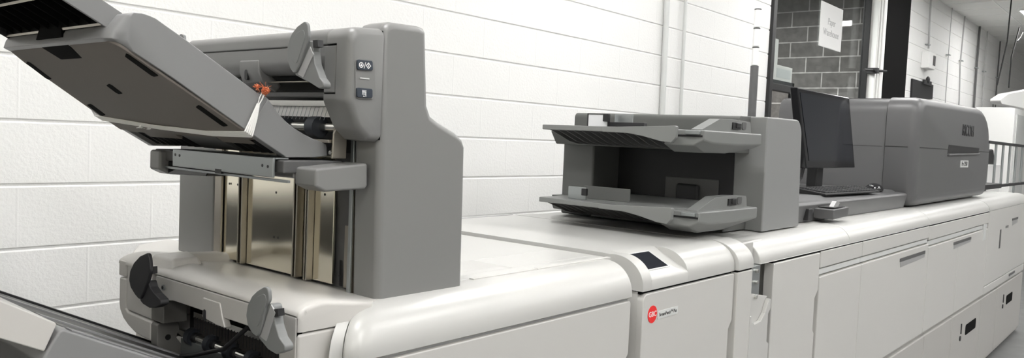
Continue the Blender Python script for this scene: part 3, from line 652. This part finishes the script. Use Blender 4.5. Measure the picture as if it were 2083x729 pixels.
# white elastic cord and the twist of copper wire
cd = thing('elastic_cord', 'bundle of white elastic cord strapped around the upper tray', 'cord', (.79, 1.5, .0))
for k in range(5):
    o_ = k*.0032
    p0 = (.752+o_*1.2, 1.8262, under(.752+o_*1.2, .004)+.0); p1 = (.775+o_*.8, 1.60, under(.775+o_*.8, .006)); p2 = (.788+o_, 1.42, under(.783+o_, .007)); p3 = (.781+o_*1.1, 1.277, under(.781+o_*1.1, .004))
    p4 = (.792+o_*.8, 1.2755, .012-o_*.2); p5 = (.8035+o_*.25, 1.2755, .037)
    Mesh().tube([(p0[0]-.01, 1.827, p0[2]+.02), p0, p1, p2, (p3[0]+.001, 1.2800, p3[2]-.0012), p3, p4, p5], .0016, 8).build('strand', 'cord', cd)
Mesh().tube([(.8035, 1.275, .034), (.806, 1.275, .046), (.812, 1.275, .058), (.815, 1.275, .060), (.812, 1.275, .046), (.8055, 1.275, .034)], .0010, 8).build('loop', 'cord', cd)
Mesh().tube([(.8055, 1.275, .034), (.812, 1.274, .046), (.819, 1.274, .060)], .0010, 8).build('loop', 'cord', cd)
for (yy, dx) in ((1.66, 0), (1.63, .003)):
    m_ = Mesh()
    for k in range(6):
        a = random.uniform(0, 6.28); bx_, bz_ = .776+dx, under(.776+dx, .008)
        m_.tube([(bx_, yy, bz_), (bx_+.004*math.cos(a), yy+.012*math.sin(a), bz_-.003), (bx_+.008*math.cos(a+.7), yy+.016*math.sin(a+.7), bz_-.004)], .0007, 6)
    m_.ball((.776+dx, yy, under(.776+dx, .008)), .0035); m_.build('frayed_knot', 'cord', cd)
cw = Mesh(); cc = Vector((.8165, 1.272, .0605))
for k in range(220):
    a = Vector((random.gauss(0, 1), random.gauss(0, 1), random.gauss(0, 1))).normalized()*random.uniform(.003, .0078)
    b = Vector((random.gauss(0, 1), random.gauss(0, 1), random.gauss(0, 1))).normalized()*random.uniform(.003, .0078)
    cw.tube([cc+a, cc+(a+b)*.72, cc+b], .00055, 5)
cw.ball(cc, .0035)
for k in range(14):
    a = Vector((random.gauss(-.35, .6), random.gauss(0, .4), abs(random.gauss(.5, .5)))).normalized()*random.uniform(.010, .019)
    cw.tube([cc, cc+a*.5+Vector((0, 0, .002)), cc+a], .00035, 5)
c2 = cc+Vector((-.014, .004, .004))
for k in range(40):
    a = Vector((random.gauss(-.3, .7), random.gauss(0, .5), random.gauss(.4, .6))).normalized()*random.uniform(.003, .010)
    cw.tube([c2, c2+a*.6+Vector((.0008, 0, .0004)), c2+a], .0004, 5)
tag(cw.build('copper_wire', 'copper'), 'scrubby tangle of copper wire tied at the end of the white cord', 'wire')

# ================================================================== PUNCH UNIT
pu = thing('punch_unit', 'cream punch unit with round red logo and small slanted screen', 'machine', (2.19, 1.6, FL))
PX0, PX1 = 1.900, 2.480
def cover(t=0, f=1.112, top=-.3195, low=-.4115): return [(2.06, low), (2.06, top), (1.262, top)] + arc(1.205, top-.078, .093, .078, 78, 180, 14) + [(1.112, low)]
full = cover()
cut = [(2.06, -.4115), (2.06, -.3195), (1.262, -.3195), (1.232, -.3205), (1.1185, -.3765), (1.1125, -.385), (1.112, -.4115)]
Mesh().prism(full, 'x', PX0, 1.948).build('top_cover', 'white', pu, smooth=35)
Mesh().prism(full, 'x', 2.160, PX1).build('top_cover', 'white', pu, smooth=35)
Mesh().prism(cut, 'x', 1.948, 2.160).build('screen_recess', 'white', pu, smooth=35)
Mesh().box(1.85, 2.475, 2.061, 2.10, -.36, -.317).build('rear_rail', 'conduit', pu, bevel=.004)
sy = lambda y: -.3205 + (1.232-y)*(-.056/.1135)
def onslope(poly, d0, d1, y_of=None):
    m_ = Mesh(); nx = Vector((0, -.443, .897))
    m_.hexa([Vector((x, y, sy(y)))+nx*d0 for x, y in poly], [Vector((x, y, sy(y)))+nx*d1 for x, y in poly]); return m_
onslope([(1.962, 1.142), (2.098, 1.142), (2.098, 1.218), (1.962, 1.218)], .0002, .0016).build('screen_frame', 'label', pu)
onslope([(1.966, 1.146), (2.094, 1.146), (2.094, 1.214), (1.966, 1.214)], .0016, .0022).build('screen', 'screen', pu)
Mesh().box(PX0+.004, PX1, 1.13, 2.06, FL+.06, -.414).build('cabinet_body', 'whitematte', pu)
dp = fillet([(1.904, -1.45), (2.478, -1.45), (2.478, -.90), (2.455, -.88), (2.455, -.60), (2.478, -.575), (2.478, -.4195), (1.904, -.4195)], [.01, .01, .01, .01, .012, .01, .006, .02], 4)
Mesh().prism(dp, 'y', 1.110, 1.132).build('front_door', 'whitematte', pu, bevel=.003)
Mesh().box(1.905, 2.478, 1.122, 1.14, -.4205, -.4105).build('door_gap', 'blacks', pu)
Mesh().box(1.848, 1.898, 1.30, 2.06, FL+.06, -.36).build('side_fill', 'conduit', pu)
lg = Mesh().prism([(1.9290+.0185*math.cos(2*PI*k/32), -.4815+.0250*math.sin(2*PI*k/32)) for k in range(32)] if False else [(1.9545+.0245*math.cos(2*PI*k/36), -.4800+.0245*math.sin(2*PI*k/36)) for k in range(36)], 'y', 1.110, 1.1085)
lgo = lg.build('logo_badge', 'red', pu)
text('GBC', .021, 'print', 'lettering', lgo, on_front(1.9545, 1.1082, -.480), .0003)
lb = Mesh().box(1.985, 2.100, 1.1085, 1.110, -.4985, -.4760).build('name_label', 'label', pu)
text('StreamPunch\u2122 Plus', .0145, 'ink', 'lettering', lb, on_front(2.0425, 1.1082, -.4872), .0003, .86)
for q in ((1.96, 1.2), (2.42, 1.2), (1.96, 2.0), (2.42, 2.0)): Mesh().tube([(q[0], q[1], FL), (q[0], q[1], FL+.07)], .03, 14).build('foot', 'black', pu)

# relay module between punch unit and press
rl = thing('relay_module', 'narrow cream relay module with scooped tray pocket beside the press', 'machine', (2.62, 1.6, FL))
rp = [(2.06, -.41), (2.06, -.3185), (1.262, -.3185)] + arc(1.20, -.3965, .103, .078, 78, 180, 14) + [(1.097, -.410)]
Mesh().prism(rp, 'x', 2.483, 2.598).build('top_cap', 'white', rl, smooth=35, bevel=.0015)
Mesh().box(2.486, 2.597, 1.104, 1.20, -.4175, -.409).build('seam_gap', 'blacks', rl)
Mesh().box(2.484, 2.598, 1.099, 2.05, FL+.06, -.4165).build('front_panel', 'whitematte', rl, bevel=.004)
Mesh().box(2.598, 2.68, 1.16, 2.04, FL+.06, -.42).build('inner_frame', 'zinc', rl)
Mesh().box(2.600, 2.688, 1.14, 2.05, -.41, -.331).build('rear_deck', 'white', rl, bevel=.006)
Mesh().box(2.600, 2.70, 1.115, 1.16, -.585, -.412).build('hinge_plate', 'zinc', rl, bevel=.003)
for zz in (-.43, -.47, -.52): Mesh().tube([(2.66, 1.115, zz), (2.66, 1.105, zz)], .007, 10).build('screw', 'chrome', rl)
pk = [(2.598, -.56), (2.598, -1.4)] + [(2.770, -1.4), (2.770, -.70), (2.752, -.69), (2.752, -.590), (2.772, -.572), (2.772, -.540), (2.755, -.536), (2.742, -.55), (2.722, -.585), (2.690, -.608), (2.640, -.612), (2.615, -.60)]
Mesh().prism(fillet(pk, .006, 3), 'y', 1.098, 1.112).build('tray_pocket', 'white', rl, bevel=.002)
Mesh().prism([(2.598, -.56), (2.598, -.505), (2.60, -.500), (2.772, -.532), (2.755, -.545), (2.722, -.590), (2.690, -.612), (2.640, -.615), (2.612, -.60)], 'y', 1.1125, 1.155).build('pocket_back', 'white', rl, bevel=.003)

# ================================================================== PRESS
pr = thing('printing_press', 'long cream digital press with rounded front covers and grey plinth', 'machine', (5.7, 1.7, FL))
CF = 1.112
Mesh().box(2.85, 8.88, 1.15, 2.10, -1.06, -.40).build('cabinet_body', 'whitematte', pr)
Mesh().box(2.85, 8.92, 1.135, 2.10, FL+.02, -1.06).build('plinth_body', 'beigedark', pr)
def pcover(x0, x1, m_='white', lowz=-.410):
    pf = [(2.10, lowz), (2.10, -.330), (1.27, -.330)] + arc(1.212, -.41, .100, .080, 75, 180, 12) + [(1.112, lowz)]
    return Mesh().prism(pf, 'x', x0, x1).build('top_cover', m_, pr, bevel=.004, lim=60)
pcover(2.69, 3.66); pcover(3.665, 5.10); pcover(5.105, 6.93); 
pcover(6.935, 8.88, lowz=-.404)
Mesh().box(2.71, 2.82, 1.16, 2.05, -.40, -.335).build('top_cover', 'white', pr, bevel=.01)
# upper doors
def panel(x0, x1, z0, z1, name='door', m_='whitematte', y=CF, bev=.005): return Mesh().box(x0, x1, y, y+.03, z0, z1).build(name, m_, pr, bevel=bev)
d1 = fillet([(2.806, -1.6), (3.262, -1.6), (3.262, -.745), (3.245, -.73), (3.245, -.60), (3.262, -.585), (3.278, -.57), (3.278, -.418), (2.806, -.418)], .006, 3)
Mesh().prism(d1, 'y', CF-.004, CF+.035).build('door', 'whitematte', pr, bevel=.004)
Mesh().box(2.81, 8.85, CF+.004, CF+.02, -.4185, -.408).build('seam_gap', 'blacks', pr)
for (a, b) in ((3.30, 3.848), (3.854, 5.098)):
    panel(a, b, -.485, -.416, 'upper_panel'); panel(a, b, -.515, -.490, 'band', 'label', CF+.008)
    panel(a, b, -1.045, -.520)
panel(5.108, 6.925, -.500, -.418, 'upper_panel'); panel(5.108, 6.925, -.535, -.505, 'band', 'label', CF+.008)
panel(5.108, 5.905, -1.045, -.540); panel(5.912, 6.925, -1.045, -.540)
big = panel(6.937, 8.88, -.985, -.412)
panel(6.937, 8.88, -1.05, -.990, 'lower_panel')
def grip(x0, x1, z0, z1, y=CF):
    Mesh().prism([(x0, z1), (x1, z1), (x1, z0+.01), (x0+.02, z0)], 'y', y-.0015, y+.01).build('grip_pocket', 'conduit', pr)
    Mesh().box(x0, x1, y-.003, y+.004, z1-.018, z1).build('grip_shadow_lip', 'greydk', pr)
grip(5.76, 6.30, -.605, -.560); grip(4.50, 5.02, -.60, -.552); grip(8.0, 8.30, -.580, -.520); grip(8.05, 8.35, -1.035, -1.005)
panel(6.74, 6.84, -.62, -.50, 'status_label', 'label', CF-.002, .001)
panel(7.44, 7.50, -.735, -.582, 'slot', 'greydk', CF-.002, .001)
Mesh().box(7.70, 7.74, CF-.002, CF+.002, -.585, -.565).box(7.78, 7.82, CF-.002, CF+.002, -.585, -.565).build('indicator', 'greydk', pr)
# plinth doors
for (a, b) in ((4.1, 5.18), (5.19, 5.92), (5.93, 6.88), (6.89, 7.56), (7.57, 8.90)):
    panel(a, b, FL+.05, -1.075, 'plinth_door', 'beigedark', CF+.006, .008)
for (a, b, c_, d_) in ((6.38, 6.74, -1.27, -1.195), (8.05, 8.36, -1.275, -1.195)):
    Mesh().prism(fillet([(a, c_), (b, c_), (b, d_), (a, d_)], .02, 4), 'y', CF+.003, CF+.012).build('plinth_latch', 'blacks', pr, bevel=.002)
    Mesh().tube([(a-.17, CF+.008, (c_+d_)/2-.03), (a-.17, CF, (c_+d_)/2-.03)], .018, 12).build('lock', 'guidek', pr)
    Mesh().box(a-.16, a-.15, CF, CF+.01, (c_+d_)/2, (c_+d_)/2+.07).build('pointer', 'guidek', pr)
panel(2.806, 4.09, FL+.02, -1.60, 'kick_plate', 'beigedark', CF+.03)

# ================================================================== TWO-TIER TRAY UNIT on the press/punch tops
tt = thing('two_tier_tray_unit', 'dark grey output unit with two open trays, one above the other', 'output unit', (2.9, 1.6, -.3185))
# body at the right
Mesh().prism(fillet([(2.975, -.3285), (3.355, -.3285), (3.325, .075), (3.29, .116), (2.965, .114)], [0, 0, .07, .05, .006], 5), 'y', 1.232, 1.36).build('right_body', 'bodyg', tt, bevel=.010, seg=4, lim=50)
Mesh().prism(fillet([(2.86, .035), (2.86, .112), (3.29, .122), (3.29, .035)], [.002, .022, .01, 0], 5), 'y', 1.30, 2.06).build('head', 'unit', tt, bevel=.018, seg=4, lim=60)
Mesh().box(2.975, 3.30, 1.36, 2.05, -.326, .04).build('rear_body', 'guidek', tt)
Mesh().box(2.78, 2.99, 1.895, 2.055, -.325, -.0).build('left_column', 'unit', tt, bevel=.01)
Mesh().box(2.78, 2.985, 1.30, 1.895, -.325, -.295).build('base', 'unit', tt, bevel=.005)
Mesh().prism([(2.68, -.298), (2.98, -.298), (2.98, -.262), (2.66, -.262)], 'y', 1.30, 2.02).build('lower_deck', 'unit', tt, bevel=.004)
Mesh().prism([(2.68, -.026), (2.98, -.03), (2.98, .035), (2.64, .026)], 'y', 1.30, 2.02).build('upper_deck', 'unit', tt, bevel=.004)
Mesh().box(2.970, 2.976, 1.42, 1.66, -.25, -.14).build('access_hatch', 'greydk', tt, bevel=.003)
Mesh().box(2.95, 2.972, 1.50, 1.60, -.235, -.165).build('hatch_bulge', 'guidek', tt, bevel=.012, seg=4)
def tray_(z, top):
    """one tray: flat plate with a curved near wing, ribs below, pivot block and side hump"""
    t = z
    # plate outline in plan (x,y); front edge faces -x
    pl = Mesh().prism([(2.335, 1.826), (2.345, 1.830), (2.90, 1.83), (2.90, 1.30), (2.35, 1.30), (2.335, 1.31)], 'z', t-.018, t).build('tray_plate', 'unitlight', tt, bevel=.003)
    wing = [(1.56, t), (1.50, t), (1.36, t+.006), (1.28, t+.010), (1.275, t+.006), (1.276, t-.030), (1.29, t-.046), (1.33, t-.043), (1.40, t-.028), (1.46, t-.020), (1.56, t-.019)]
    Mesh().prism(wing, 'x', 2.333, 2.352).build('tray_wing', 'unitlight', pl, bevel=.002)
    Mesh().prism([(2.352, t-.018), (2.90, t-.018), (2.90, t-.06), (2.50, t-.055), (2.43, t-.040)], 'y', 1.305, 1.309).build('side_skirt', 'unit', pl)
    for k in range(14):
        yy = 1.345+k*.035
        Mesh().prism([(2.352, t-.018), (2.80, t-.018), (2.80, t-.066), (2.53, t-.066), (2.47, t-.056), (2.41, t-.036)], 'y', yy, yy+.0035).build('rib', 'greydk', pl)
    Mesh().prism([(2.68, t-.018), (2.82, t-.018), (2.82, t-.072), (2.70, t-.072)], 'y', 1.86, 2.03).build('tray_end_support', 'unit', pl, bevel=.003)
    # pivot block
    pv = Mesh().loft([[(x_, 1.345, t-.001), (x_, y_, t-.001), (x_, y_, t-a_), (x_, y_+.036, t-b_), (x_, 1.345, t-b_)] for (x_, y_, a_, b_) in ((2.385, 1.200, .034, .052), (2.45, 1.197, .042, .076), (2.62, 1.196, .044, .076), (2.837, 1.197, .040, .056))])
    pv.build('pivot_block', 'unitlight', tt, bevel=.005, seg=4, lim=25)
    Mesh().box(2.372, 2.40, 1.212, 1.262, t-.016, t-.004).build('pivot_insert', 'zinc', pl, bevel=.002)
    Mesh().box(2.383, 2.395, 1.205, 1.30, t-.024, t-.018).build('pivot_gap', 'black', pl)
    hump = fillet([(2.40, t-.002), (2.80, t-.002), (2.79, t+.040), (2.66, t+.044), (2.54, t+.042)], [.002, .004, .012, .004, .03], 5)
    hm = Mesh().prism(hump, 'y', 1.222, 1.262).build('side_hump', 'unitlight', tt, bevel=.005)
    Mesh().box(2.635, 2.70, 1.218, 1.23, t+.010, t+.034).build('hump_recess', 'black', hm)
    Mesh().box(2.66, 2.695, 1.214, 1.222, t+.016, t+.034).build('hump_knob', 'black', hm, bevel=.003)
    Mesh().prism(fillet([(2.715, t+.012), (2.745, t+.012), (2.748, t+.038), (2.712, t+.038)], .006, 3), 'y', 1.219, 1.224).build('hump_slot', 'greydk', hm)
    return pl
lowt = tray_(-.222, False); upt = tray_(.046, True)
# small side fences (paper guides)
fA = Mesh().box(2.39, 2.396, 1.655, 1.735, -.222, -.176).build('paper_fence', 'zinc', tt, bevel=.002)
Mesh().box(2.378, 2.39, 1.646, 1.668, -.205, -.180).build('fence_latch', 'black', fA, bevel=.002)
Mesh().box(2.47, 2.476, 1.52, 1.72, -.222, -.174).build('paper_fence', 'unit', tt, bevel=.002)
fB = Mesh().box(2.39, 2.396, 1.575, 1.662, .046, .090).build('paper_fence', 'clearp', tt, bevel=.002)
fr_ = Mesh().box(2.388, 2.398, 1.573, 1.577, .046, .092).box(2.388, 2.398, 1.660, 1.664, .046, .092).box(2.388, 2.398, 1.573, 1.664, .089, .092); fr_.build('fence_frame', 'black', fB)
Mesh().box(2.376, 2.39, 1.566, 1.590, .064, .090).build('fence_latch', 'black', fB, bevel=.002)
Mesh().box(2.43, 2.436, 1.50, 1.575, .046, .092).build('paper_fence', 'zinc', tt, bevel=.002)
Mesh().box(2.41, 2.43, 1.44, 1.60, .046, .064).build('paper_fence', 'guidek', tt, bevel=.002)

# ================================================================== OPERATOR SHELF, MONITOR, HOUSING
os_ = thing('operator_shelf', 'long dark grey shelf over the press carrying keyboard and mouse', 'shelf', (4.4, 1.6, -.33))
Mesh().prism([(1.288, -.329), (1.272, -.252), (1.280, -.240), (1.34, -.236), (1.36, -.226), (2.05, -.226), (2.05, -.329)], 'x', 3.365, 5.21).build('shelf_body', 'house', os_, bevel=.004)
Mesh().box(3.55, 3.60, 1.262, 1.285, -.318, -.266).build('clip', 'guidek', os_, bevel=.003)
hb = Mesh().prism([(3.66, -.312), (3.86, -.306), (3.87, -.262), (3.655, -.268)], 'y', 1.19, 1.28).build('holder', 'house', os_, bevel=.004)
Mesh().box(3.69, 3.84, 1.20, 1.27, -.263, -.2605).build('holder_opening', 'black', hb)
Mesh().hexa([(3.70, 1.22, -.29), (3.75, 1.22, -.29), (3.75, 1.24, -.29), (3.70, 1.24, -.29)], [(3.78, 1.22, -.235), (3.83, 1.22, -.245), (3.83, 1.24, -.245), (3.78, 1.24, -.235)]).build('holder_pen', 'conduit', hb)
mo = thing('monitor', 'black flat monitor in front of the dark housing', 'monitor', (4.45, 1.5, -.225))
Mesh().hexa([(4.09, 1.480, -.101), (4.87, 1.480, -.099), (4.87, 1.53, -.099), (4.09, 1.53, -.101)], [(3.90, 1.480+.0, .297), (4.685, 1.480, .297), (4.685, 1.52, .297), (3.90, 1.52, .297)]).build('monitor_body', 'blackg', mo, bevel=.006)
Mesh().hexa([(4.117, 1.478, -.062), (4.83, 1.478, -.060), (4.83, 1.4805, -.060), (4.117, 1.4805, -.062)], [(3.935, 1.478, .275), (4.65, 1.478, .275), (4.65, 1.4805, .275), (3.935, 1.4805, .275)]).build('screen', 'screen', mo)
Mesh().box(4.42, 4.52, 1.54, 1.60, -.226, .08).build('stand', 'black', mo, bevel=.01)
Mesh().box(4.30, 4.70, 1.48, 1.72, -.226, -.212).build('stand_foot', 'black', mo, bevel=.006)
for k, q in enumerate(((4.25, 1.56), (4.33, 1.58))): tag(Mesh().tube([(q[0], q[1], -.09), (q[0]-.03, q[1], -.16), (q[0]-.18, q[1]-.02, -.20), (q[0]-.32, q[1]+.02, -.218)], .007, 8).build('monitor_cable', 'black'), 'black cable looping down behind the monitor to the shelf', 'cable', 'cables under the monitor')
tag(Mesh().prism(fillet([(3.88, -.226), (4.08, -.226), (4.08, -.205), (3.88, -.205)], .004), 'y', 1.50, 1.56).build('small_box', 'label', bevel=.004), 'small pale box on the shelf under the monitor', 'box')
kb = thing('keyboard', 'black keyboard lying on the grey shelf before the monitor', 'keyboard', (4.32, 1.38, -.226))
kb.rotation_euler = (0, 0, math.radians(-3))
Mesh().prism([(1.32, -.226), (1.32, -.216), (1.47, -.198), (1.475, -.226)], 'x', 3.98, 4.74).build('keyboard_body', 'black', kb, bevel=.004)
kk = Mesh()
for r_ in range(5):
    for c_ in range(18):
        x0 = 4.00+c_*.0405; y0 = 1.330+r_*.0275; zz = -.216+(y0-1.32)*.12
        kk.box(x0, x0+.034, y0, y0+.022, zz, zz+.007)
k_ = kk.build('keys', 'guidek', kb, bevel=.0015); k_['kind'] = 'stuff'
ms = thing('mouse', 'black computer mouse to the right of the keyboard', 'mouse', (4.98, 1.38, -.226))
m_ = Mesh().ball((4.93, 1.385, -.224), .075, 1.4, .6, .55, 24)
for v in m_.bm.verts:
    if v.co.z < -.2255: v.co.z = -.2255
m_.build('mouse_shell', 'blackg', ms)
Mesh().box(4.855, 4.88, 1.378, 1.392, -.205, -.192).build('wheel', 'zinc', ms, bevel=.002)

ho = thing('toner_housing', 'big dark grey rounded housing with embossed lettering on the far part of the press', 'machine', (6.2, 1.6, -.33))
HX0, HX1, HY0, HY1 = 5.22, 7.52, 1.235, 2.10
hp = fillet([(HX0, -.315), (HX0, .345), (HX1-.24, .372), (HX1, .10), (HX1-.06, -.318)], [.06, .10, .22, .30, .05], 8)
Mesh().prism([(5.33, -.325), (5.33, .335), (7.02, .355), (7.28, .30), (7.45, .09), (7.42, -.29), (7.30, -.325)], 'y', 1.30, 2.1).build('housing_core', 'house', ho)
up_ = [(HX0, .038), (HX0, .25)] + [(HX0+.10*(1-math.cos(PI/2*k/6)), .25+.09*math.sin(PI/2*k/6)) for k in range(1, 7)] + [(7.02, .372)] + [(7.02+.46*math.sin(PI/2*k/6), .372-.26*(1-math.cos(PI/2*k/6))) for k in range(1, 7)] + [(7.52, .045)]
fs_ = [(HX0, -.28), (HX0, .25)] + up_[2:-1] + [(7.52, .045), (7.52, -.12), (7.46, -.30), (7.42, -.318), (HX0+.12, -.326), (HX0+.03, -.315)]
Mesh().loft([[(p[0], y_, p[1]) for p in inset(fs_, d_)] for (y_, d_) in ((HY0, .055), (HY0+.004, .035), (HY0+.014, .018), (HY0+.03, .007), (HY0+.055, 0), (1.42, 0))]).build('front_shell', 'house', ho, smooth=50)
Mesh().box(HX0+.05, 7.48, HY0-.0008, HY0+.02, .034, .039).box(HX0-.0008, HX0+.02, HY0+.055, 1.42, .034, .039).build('seam', 'black', ho)
bk_ = [(HX0+.01, -.326), (HX0+.01, .034), (HX0+.01, .24)] + [(HX0+.01+.10*(1-math.cos(PI/2*k/6)), .24+.09*math.sin(PI/2*k/6)) for k in range(1, 7)] + [(6.9, .36), (7.3, .2), (7.35, -.32)]
Mesh().prism(bk_, 'y', 1.424, 2.10).build('rear_shell', 'house', ho, bevel=.003)
Mesh().box(HX0+.0092, HX0+.012, 1.44, 2.09, .0335, .0355).build('side_seam', 'black', ho)
Mesh().prism([(6.02, .068), (7.05, .062), (7.03, .020), (6.0, .006)], 'y', HY0-.002, HY0+.04).build('grip_slot', 'black', ho)
Mesh().prism([(6.0, .006), (7.04, .022), (7.04, .012), (6.0, -.006)], 'y', HY0-.012, HY0+.02).build('grip_ledge', 'house', ho, bevel=.003)
text('RICOH', .115, 'guidek', 'lettering', ho, on_front(6.60, HY0-.002, .178), .002, 1.1)
pl_ = Mesh().box(6.42, 6.68, HY0-.003, HY0, -.085, -.035).build('name_label', 'label', ho)
text('Pro C9500', .045, 'ink', 'lettering', pl_, on_front(6.55, HY0-.0035, -.060), .0005, .95)
# board lying behind on the press top at the far right
tag(Mesh().box(8.0, 9.6, 1.45, 2.0, -.318, -.27).build('flat_panel', 'black', bevel=.006), 'black flat panel lying on the far end of the press', 'panel')

# ================================================================== LIGHT
fixm = emit('tube_glow', (1, .99, .975), 11)
for i, (x, y) in enumerate([(a, b) for a in (-2.0, .7, 3.7, 6.7, 10.3, 13.9) for b in (-3.2, -.9, 1.4) if (a, b) != (-2.0, 1.4)]):
    t = thing('ceiling_light', 'square recessed light panel in the tiled ceiling', 'lamp', (x, y, CE), 'recessed ceiling lights')
    Mesh().box(x-.30, x+.30, y-.60, y+.60, CE-.02, CE-.004).build('diffuser', fixm, t)
    Mesh().box(x-.33, x-.30, y-.63, y+.63, CE-.03, CE).box(x+.30, x+.33, y-.63, y+.63, CE-.03, CE).box(x-.30, x+.30, y-.63, y-.60, CE-.03, CE).box(x-.30, x+.30, y+.60, y+.63, CE-.03, CE).build('light_frame', 'wallw', t)
def area(x, y, z, sx, sy, p, rot=(0, 0, 0), col=(1, .985, .95)):
    l = bpy.data.lights.new('lamp', 'AREA'); l.shape = 'RECTANGLE'; l.size = sx; l.size_y = sy; l.energy = p; l.color = col
    o = bpy.data.objects.new('lamp', l); C.objects.link(o); o.location = (x, y, z+H); o.rotation_euler = rot
    return o
area(8.3, 4.2, 1.9, 1.4, 1.0, 90)  # added light without a fixture, brightens the store blocks

wd = bpy.data.worlds.new('World'); bpy.context.scene.world = wd; wd.use_nodes = True
wd.node_tree.nodes['Background'].inputs[0].default_value = (.5, .5, .5, 1); wd.node_tree.nodes['Background'].inputs[1].default_value = .3

# ================================================================== CAMERA
cam = bpy.data.cameras.new('camera'); co = bpy.data.objects.new('camera', cam); C.objects.link(co)
cam.sensor_width = 36; cam.lens = 1630/2083*36; cam.clip_start = .02; cam.clip_end = 100
Rm = Matrix(((0.644320, 0.012900, -0.764647), (-0.763472, 0.068755, -0.642171), (0.044289, 0.997550, 0.054149)))
co.matrix_world = Matrix.Translation((0, 0, H)) @ Rm.to_4x4()
sc = bpy.context.scene; sc.camera = co
sc.view_settings.view_transform = 'Standard'; sc.view_settings.look = 'None'; sc.view_settings.gamma = 1
sc.view_settings.use_curve_mapping = False; sc.view_settings.exposure = 1.05
try:
    sc.cycles.use_denoising = True; sc.cycles.max_bounces = 8; sc.cycles.diffuse_bounces = 5
except Exception: pass
